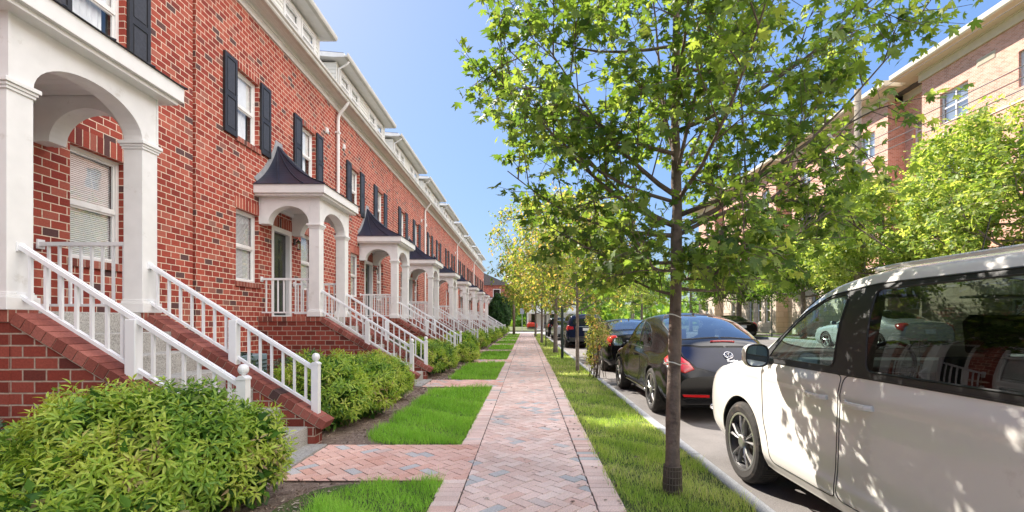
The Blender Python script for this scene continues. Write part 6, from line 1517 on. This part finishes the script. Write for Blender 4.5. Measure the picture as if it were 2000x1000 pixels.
# ------------------------------------------------------------------ apartment block across the street
M['abrick'] = brick_mat('pale_red_brick', .20, .07, .007, [(0, (.56, .26, .18)), (.5, (.70, .35, .25)), (1, (.76, .42, .32))], (.80, .68, .58), bump=.2)
M['stone'] = brick_mat('cream_stone_base', .8, .4, .012, [(0, (.56, .47, .37)), (.5, (.64, .54, .43)), (1, (.68, .59, .49))], (.35, .28, .22), bump=.3)
M['cornice'] = pm('cream_cornice', (.66, .58, .44), .7, var=.05)
M['apane'] = glass_mat('apartment_glass', (.5, .55, .6), 1.3, .01, .25)
GZ = .35; X0 = 19.0; XR = 19.9; ZB = 4.1; ZT = 12.85
def apartment():
    root = empty('apartment_block', (X0, 20, GZ), 0, 'long red brick apartment block with cream stone base and cornice across the street', 'apartment building')
    off = Vector((X0, 20, GZ)); inv = (-off.x, -off.y, -off.z)
    bays = [(-14, 22.9, 0), (22.9, 25.06, 1), (25.06, 34.1, 0), (34.1, 36.3, 1), (36.3, 46.0, 0), (46.0, 48.2, 1), (48.2, 52.6, 0)]
    wins = []
    ups = [(10.3, 11.7), (7.4, 8.8), (4.9, 6.2)]
    def add(y0, y1, rec):
        for (a, b) in ups: wins.append((y0, y1, a, b, rec))
    for y in (20.5, 17.0, 13.5, 10, 6.5, 3, -1, -5, -9): add(y, y + 1.4, 0)
    add(23.5, 24.5, 1)
    for y in (26.0, 29.0, 31.9): add(y, y + 1.2, 0)
    add(34.7, 35.7, 1)
    for y in (37.3, 40.4, 43.6): add(y, y + 1.2, 0)
    add(49.4, 50.6, 0)
    for y in (18.0, 14.0, 10.0, 28.0, 31.0, 38.6, 40.0, 43.5, 49.9): wins.append((y, y + .75, 1.2, 3.1, 0))
    wins.append((24.1, 24.8, 1.9, 2.8, 1)); wins.append((39.45 - 2.2, 38.0, 1.2, 3.1, 0))
    for (zlo, zhi, nm, mat) in ((-.3, ZB, 'stone_base', 'stone'), (ZB, ZT, 'brick_wall', 'abrick')):
        m = MB()
        for (a, b, rc) in bays:
            x = XR if rc else X0; ops = [w_ for w_ in wins if w_[4] == rc and w_[0] >= a and w_[1] <= b and w_[2] >= zlo and w_[3] <= zhi]
            ys = sorted({a, b} | {o[0] for o in ops} | {o[1] for o in ops}); zs = sorted({zlo, zhi} | {o[2] for o in ops} | {o[3] for o in ops})
            for i in range(len(ys) - 1):
                for j in range(len(zs) - 1):
                    cy, cz = (ys[i] + ys[i + 1]) / 2, (zs[j] + zs[j + 1]) / 2
                    if any(o[0] < cy < o[1] and o[2] < cz < o[3] for o in ops): continue
                    m.quad((x, ys[i], zs[j]), (x, ys[i + 1], zs[j]), (x, ys[i + 1], zs[j + 1]), (x, ys[i], zs[j + 1]))
            for o in ops:
                r = x + .15; m.quad((x, o[0], o[2]), (r, o[0], o[2]), (r, o[0], o[3]), (x, o[0], o[3])); m.quad((x, o[1], o[2]), (r, o[1], o[2]), (r, o[1], o[3]), (x, o[1], o[3]))
                m.quad((x, o[0], o[2]), (x, o[1], o[2]), (r, o[1], o[2]), (r, o[0], o[2])); m.quad((x, o[0], o[3]), (x, o[1], o[3]), (r, o[1], o[3]), (r, o[0], o[3]))
            if rc:
                m.quad((X0, a, zlo), (XR, a, zlo), (XR, a, zhi), (X0, a, zhi)); m.quad((X0, b, zlo), (XR, b, zlo), (XR, b, zhi), (X0, b, zhi))
        for y in (-14, 52.6): m.quad((X0, y, zlo), (36, y, zlo), (36, y, zhi), (X0, y, zhi))
        m.quad((36, -14, zlo), (36, 52.6, zlo), (36, 52.6, zhi), (36, -14, zhi))
        o = m.build(nm, M[mat], root); o.location = inv
    # cornice follows the bays
    m = MB(); bd = MB()
    for (a, b, rc) in bays:
        x = XR if rc else X0; e0, e1 = (a - .9, b + .9) if not rc else (a + .9, b - .9)
        ea, eb = (a - .12, b + .12) if not rc else (a + .12, b - .12)
        for (pr, z0, z1) in ((.10, ZT - .05, ZT + .30), (.16, ZT + .30, ZT + .36)):
            m.box(x - pr, x + .3, a - (0 if rc else pr), b + (0 if rc else pr), z0 - (.002 if rc else 0), z1 - (.002 if rc else 0))
        m.prism([(x - .12, ZT + .36), (x - .86, ZT + .40), (x - .9, ZT + .46), (x - .9, ZT + .66), (x + .4, ZT + .72), (x + .4, ZT + .36)], (a - .9) if not rc else a + .902, (b + .9) if not rc else b - .902, 'y') if (not rc or b - a > 1.9) else None
        for z in (9.75, 6.9): bd.box(x - .03, x + .05, a - (0 if rc else .03), b + (0 if rc else .03), z, z + .08)
        bd.box(x - .05, x + .05, a - (0 if rc else .05), b + (0 if rc else .05), ZB - .06, ZB + .16)
    o = m.build('cornice', M['cornice'], root, uv=False); o.location = inv
    o = bd.build('stone_band', M['cornice'], root, uv=False); o.location = inv
    m = MB(); m.box(X0 + .4, 36, -14, 52.6, ZT + .3, ZT + .6); o = m.build('roof', M['shingle'], root, uv=False); o.location = inv
    for (y0, y1, z0, z1, rc) in wins:
        x = (XR if rc else X0) + .11; f = MB(); t = .07
        f.box(x, x + .08, y0, y0 + t, z0, z1); f.box(x, x + .08, y1 - t, y1, z0, z1); f.box(x, x + .08, y0 + t, y1 - t, z0, z0 + t); f.box(x, x + .08, y0 + t, y1 - t, z1 - t, z1)
        if z1 - z0 < 1.7: f.box(x, x + .07, (y0 + y1) / 2 - .03, (y0 + y1) / 2 + .03, z0 + t, z1 - t)
        f.box(x + .01, x + .06, y0 + t, y1 - t, (z0 + z1) / 2 - .03, (z0 + z1) / 2 + .03)
        o = f.build('window', M['white'], root, uv=False); o.location = inv
        g = MB(); g.quad((x + .04, y0 + t, z0 + t), (x + .04, y1 - t, z0 + t), (x + .04, y1 - t, z1 - t), (x + .04, y0 + t, z1 - t)); g.build('pane', M['apane'], o, uv=False)
        if z1 - z0 < 1.7: g = MB(); g.quad((x + .10, y0 + t, z0 + t), (x + .10, y1 - t, z0 + t), (x + .10, y1 - t, z1 - t), (x + .10, y0 + t, z1 - t)); g.build('blind', M['blind'], o, uv=False)
        else: g = MB(); g.quad((x + .30, y0 - .1, z0 - .1), (x + .30, y1 + .1, z0 - .1), (x + .30, y1 + .1, z1 + .1), (x + .30, y0 - .1, z1 + .1)); g.build('room_behind', M['room'], o, uv=False)
    m = MB(); m.box(X0 - .02, X0 + .02, 19.3, 20.1, 12.0, 12.3)
    for i in range(5): m.box(X0 - .035, X0 - .02, 19.33, 20.07, 12.03 + .055 * i, 12.06 + .055 * i)
    o = m.build('wall_vent', M['cornice'], root, uv=False); o.location = inv
apartment()

# ------------------------------------------------------------------ poles, wires, posts
M['wood'] = pm('weathered_pole_wood', (.24, .20, .15), .9, var=.3, vs=5, bump=.5, bs=30)
M['galv'] = pm('galvanised_steel', (.42, .45, .48), .4, .7, var=.1)
M['dgreen'] = pm('dark_green_steel', (.02, .035, .03), .5, var=.2)
M['wire'] = pm('cable', (.10, .10, .10), .7)
def pole(label, X, Y, h, r, mat='wood', z=0, arm=True, name='utility_pole'):
    root = empty(name, (X, Y, z), 0, label, 'utility pole', None); m = MB(); m.tube([(0, 0, 0), (0, 0, h)], [r, r * .75], 12); m.build('pole_shaft', M[mat], root, smooth=True, uv=False)
    if arm:
        m = MB(); m.box(-.9, .9, -.06, .06, h - .55, h - .43)
        for x in (-.8, -.35, .35, .8): m.lathe([(.03, 0), (.05, .04), (.04, .1), (.02, .13)], x, 0, h - .43, 8)
        m.build('crossarm', M['wood'], root, uv=False)
    return root
p = pole('tall weathered utility pole across the street with a grey steel conduit, before the apartment block', 14.25, 20.5, 10.9, .17, z=.36, arm=False)
m = MB(); m.tube([(.22, -.05, 0), (.22, -.05, 7.6)], .075, 10); m.tube([(.22, -.05, 7.6), (.3, -.05, 7.85), (.6, -.05, 7.95)], .02, 6)
for z in (2, 4.5, 7): m.box(.05, .3, -.08, .0, z, z + .05)
m.build('conduit', M['galv'], p, uv=False, smooth=False)
m = MB(); m.tube([(0, 0, 8.4), (-1.3, 0, 8.9)], .035, 8); m.prism([(-1.85, 8.86), (-1.2, 8.84), (-1.2, 8.94), (-1.7, 8.98)], -.12, .12, 'y'); m.build('street_light_arm', M['galv'], p, uv=False)
p = pole('slim wooden utility pole at the end of the lawn strip, beside the crossing', -1.22, 45.0, 6.0, .13, arm=False)
m = MB()
for x in (-.42, .42): m.lathe([(.20, 0), (.22, .05), (.22, .55), (.16, .62)], x, 0, 4.9, 12); m.cut()
m.parts('transformer', M['galv'], p, uv=False)
for i, (z, lb) in enumerate(((8.1, 'lowest cable of the bundle strung on the pole across the street'), (8.4, 'middle cable of the bundle strung on the pole across the street'), (8.7, 'upper cable of the bundle strung on the pole across the street'), (10.5, 'highest thin cable, running to the top of the pole across the street'))):
    m = MB(); pts_ = []
    for (a, b) in ((-22, 20.5), (20.5, 60)):
        for t in np.linspace(0, 1, 12): pts_.append((14.2 - .06 * i, a + (b - a) * t, z - 1.2 * t * (1 - t)))
    m.tube(pts_, .018 if i < 3 else .01, 5); tag(m.build('overhead_cable', M['wire'], uv=False), lb, 'cable', 'cables over the far verge')
def post(label, X, Y, h, r, mat, cat='post', z=0, sign=None, name='post'):
    root = empty(name, (X, Y, z), 0, label, cat, None); m = MB(); m.tube([(0, 0, 0), (0, 0, h)], [r, r * .9], 8); m.lathe([(r * 1.2, 0), (r * 1.2, .02), (r * .4, .04)], 0, 0, h, 8); m.build('post_shaft', M[mat], root, uv=False)
    if sign: m = MB(); m.box(-sign[0] / 2, sign[0] / 2, -.035, -.025, h - sign[1], h); m.build('sign_panel', M[sign[2]], root, uv=False)
    return root
post('dark green steel post in the grass beside the third street tree', 1.22, 16.4, 1.75, .05, 'dgreen')
post('thin dark post further up the verge before the small parked car', .98, 24.5, 1.6, .03, 'dgreen')
post('thin black lamp post across the street beside the parked black sedan', 14.3, 27.8, 2.7, .035, 'dgreen', z=.36)
post('street sign on a thin post beyond the crossing', -.6, 60.0, 3.0, .04, 'galv', 'sign', -.1, (.5, .7, 'galv'), 'sign_post')
# condenser unit against the wall
r = empty('condenser_unit', (-4.35, 7.0, 0), 0, 'grey-blue cooling unit behind the second stair railing', 'air conditioner', None)
m = MB(); m.box(-.33, .33, -.38, .38, .06, .80); m.build('casing', pm('unit_casing', (.16, .22, .25), .5, var=.1), r, uv=False, bevel=.015)
m = MB()
for i in range(11): m.box(.332, .342, -.34, .34, .12 + .058 * i, .135 + .058 * i); m.box(-.30, .30, -.392, -.382, .12 + .058 * i, .135 + .058 * i)
m.lathe([(.26, 0), (.28, .02), (.24, .03), (.24, .01)], 0, 0, .80, 20); m.build('louvres', M['dgreen'], r, uv=False)
# houses beyond the crossing
def far_house(label, X, Y, w_, d_, h, mat, roofh, rz=0, porch=True, seed=0):
    root = empty('far_house', (X, Y, -.1), rz, label, 'house', 'houses beyond the crossing'); m = MB()
    m.box(-w_ / 2, w_ / 2, 0, d_, 0, h); m.build('wall', M[mat], root)
    m = MB(); m.prism([(-w_ / 2 - .4, h + .001), (w_ / 2 + .4, h + .001), (w_ / 2 + .4, h + .15), (0, h + roofh), (-w_ / 2 - .4, h + .15)], -.4, d_ + .4, 'y'); m.build('roof', M['shingle'], root)
    for z in (1.2, 4.2):
        for x in np.linspace(-w_ / 2 + 1.2, w_ / 2 - 1.2, 3):
            if z + 1.6 > h: continue
            f = MB(); f.box(x - .5, x + .5, -.06, -.001, z, z + 1.5); o = f.build('window', M['white'], root, uv=False); g = MB(); g.box(x - .42, x + .42, -.075, -.061, z + .08, z + 1.42); g.build('pane', M['gloss'], o, uv=False)
    if porch:
        m = MB(); m.box(-w_ / 2, w_ / 2, -2.0, -.08, 2.7, 3.0); m.box(-w_ / 2, w_ / 2, -2.0, -.002, 0, .5)
        for x in np.linspace(-w_ / 2 + .15, w_ / 2 - .15, 4): m.box(x - .1, x + .1, -1.95, -1.75, .5, 2.7)
        m.build('porch', M['white'], root, uv=False)
far_house('old brick house with a white porch beyond the crossing, behind the clipped hedge', -6.6, 64, 7.5, 9, 6.2, 'brick', 2.0)
far_house('pale house further back beyond the crossing at the left', -16.5, 68, 8, 9, 6.0, 'vinyl', 2.2)
far_house('grey roofed house half hidden by trees beyond the crossing', 4.5, 84, 9, 9, 5.6, 'vinyl', 2.4)
# fallen leaves on the walk
rng = np.random.default_rng(8); n = 170; P = np.stack([np.where(rng.random(n) < .6, .66 + rng.normal(0, .09, n), rng.uniform(-.69, 1.5, n)), 2.6 + 16 * rng.random(n) ** 1.6, rng.uniform(.012, .02, n)], 1)
o = scatter_leaves('fallen_leaves', P, rng.normal(0, 1, (n, 3)) * np.array([1, 1, .1]), np.array([0, 0, 1]) + rng.normal(0, .25, (n, 3)), rng.uniform(.018, .035, n), MAPLE, MAPLE_T, M['chip']); tag(o, 'few dry fallen leaves and bits on the walk and grass', 'leaves', kind='stuff')
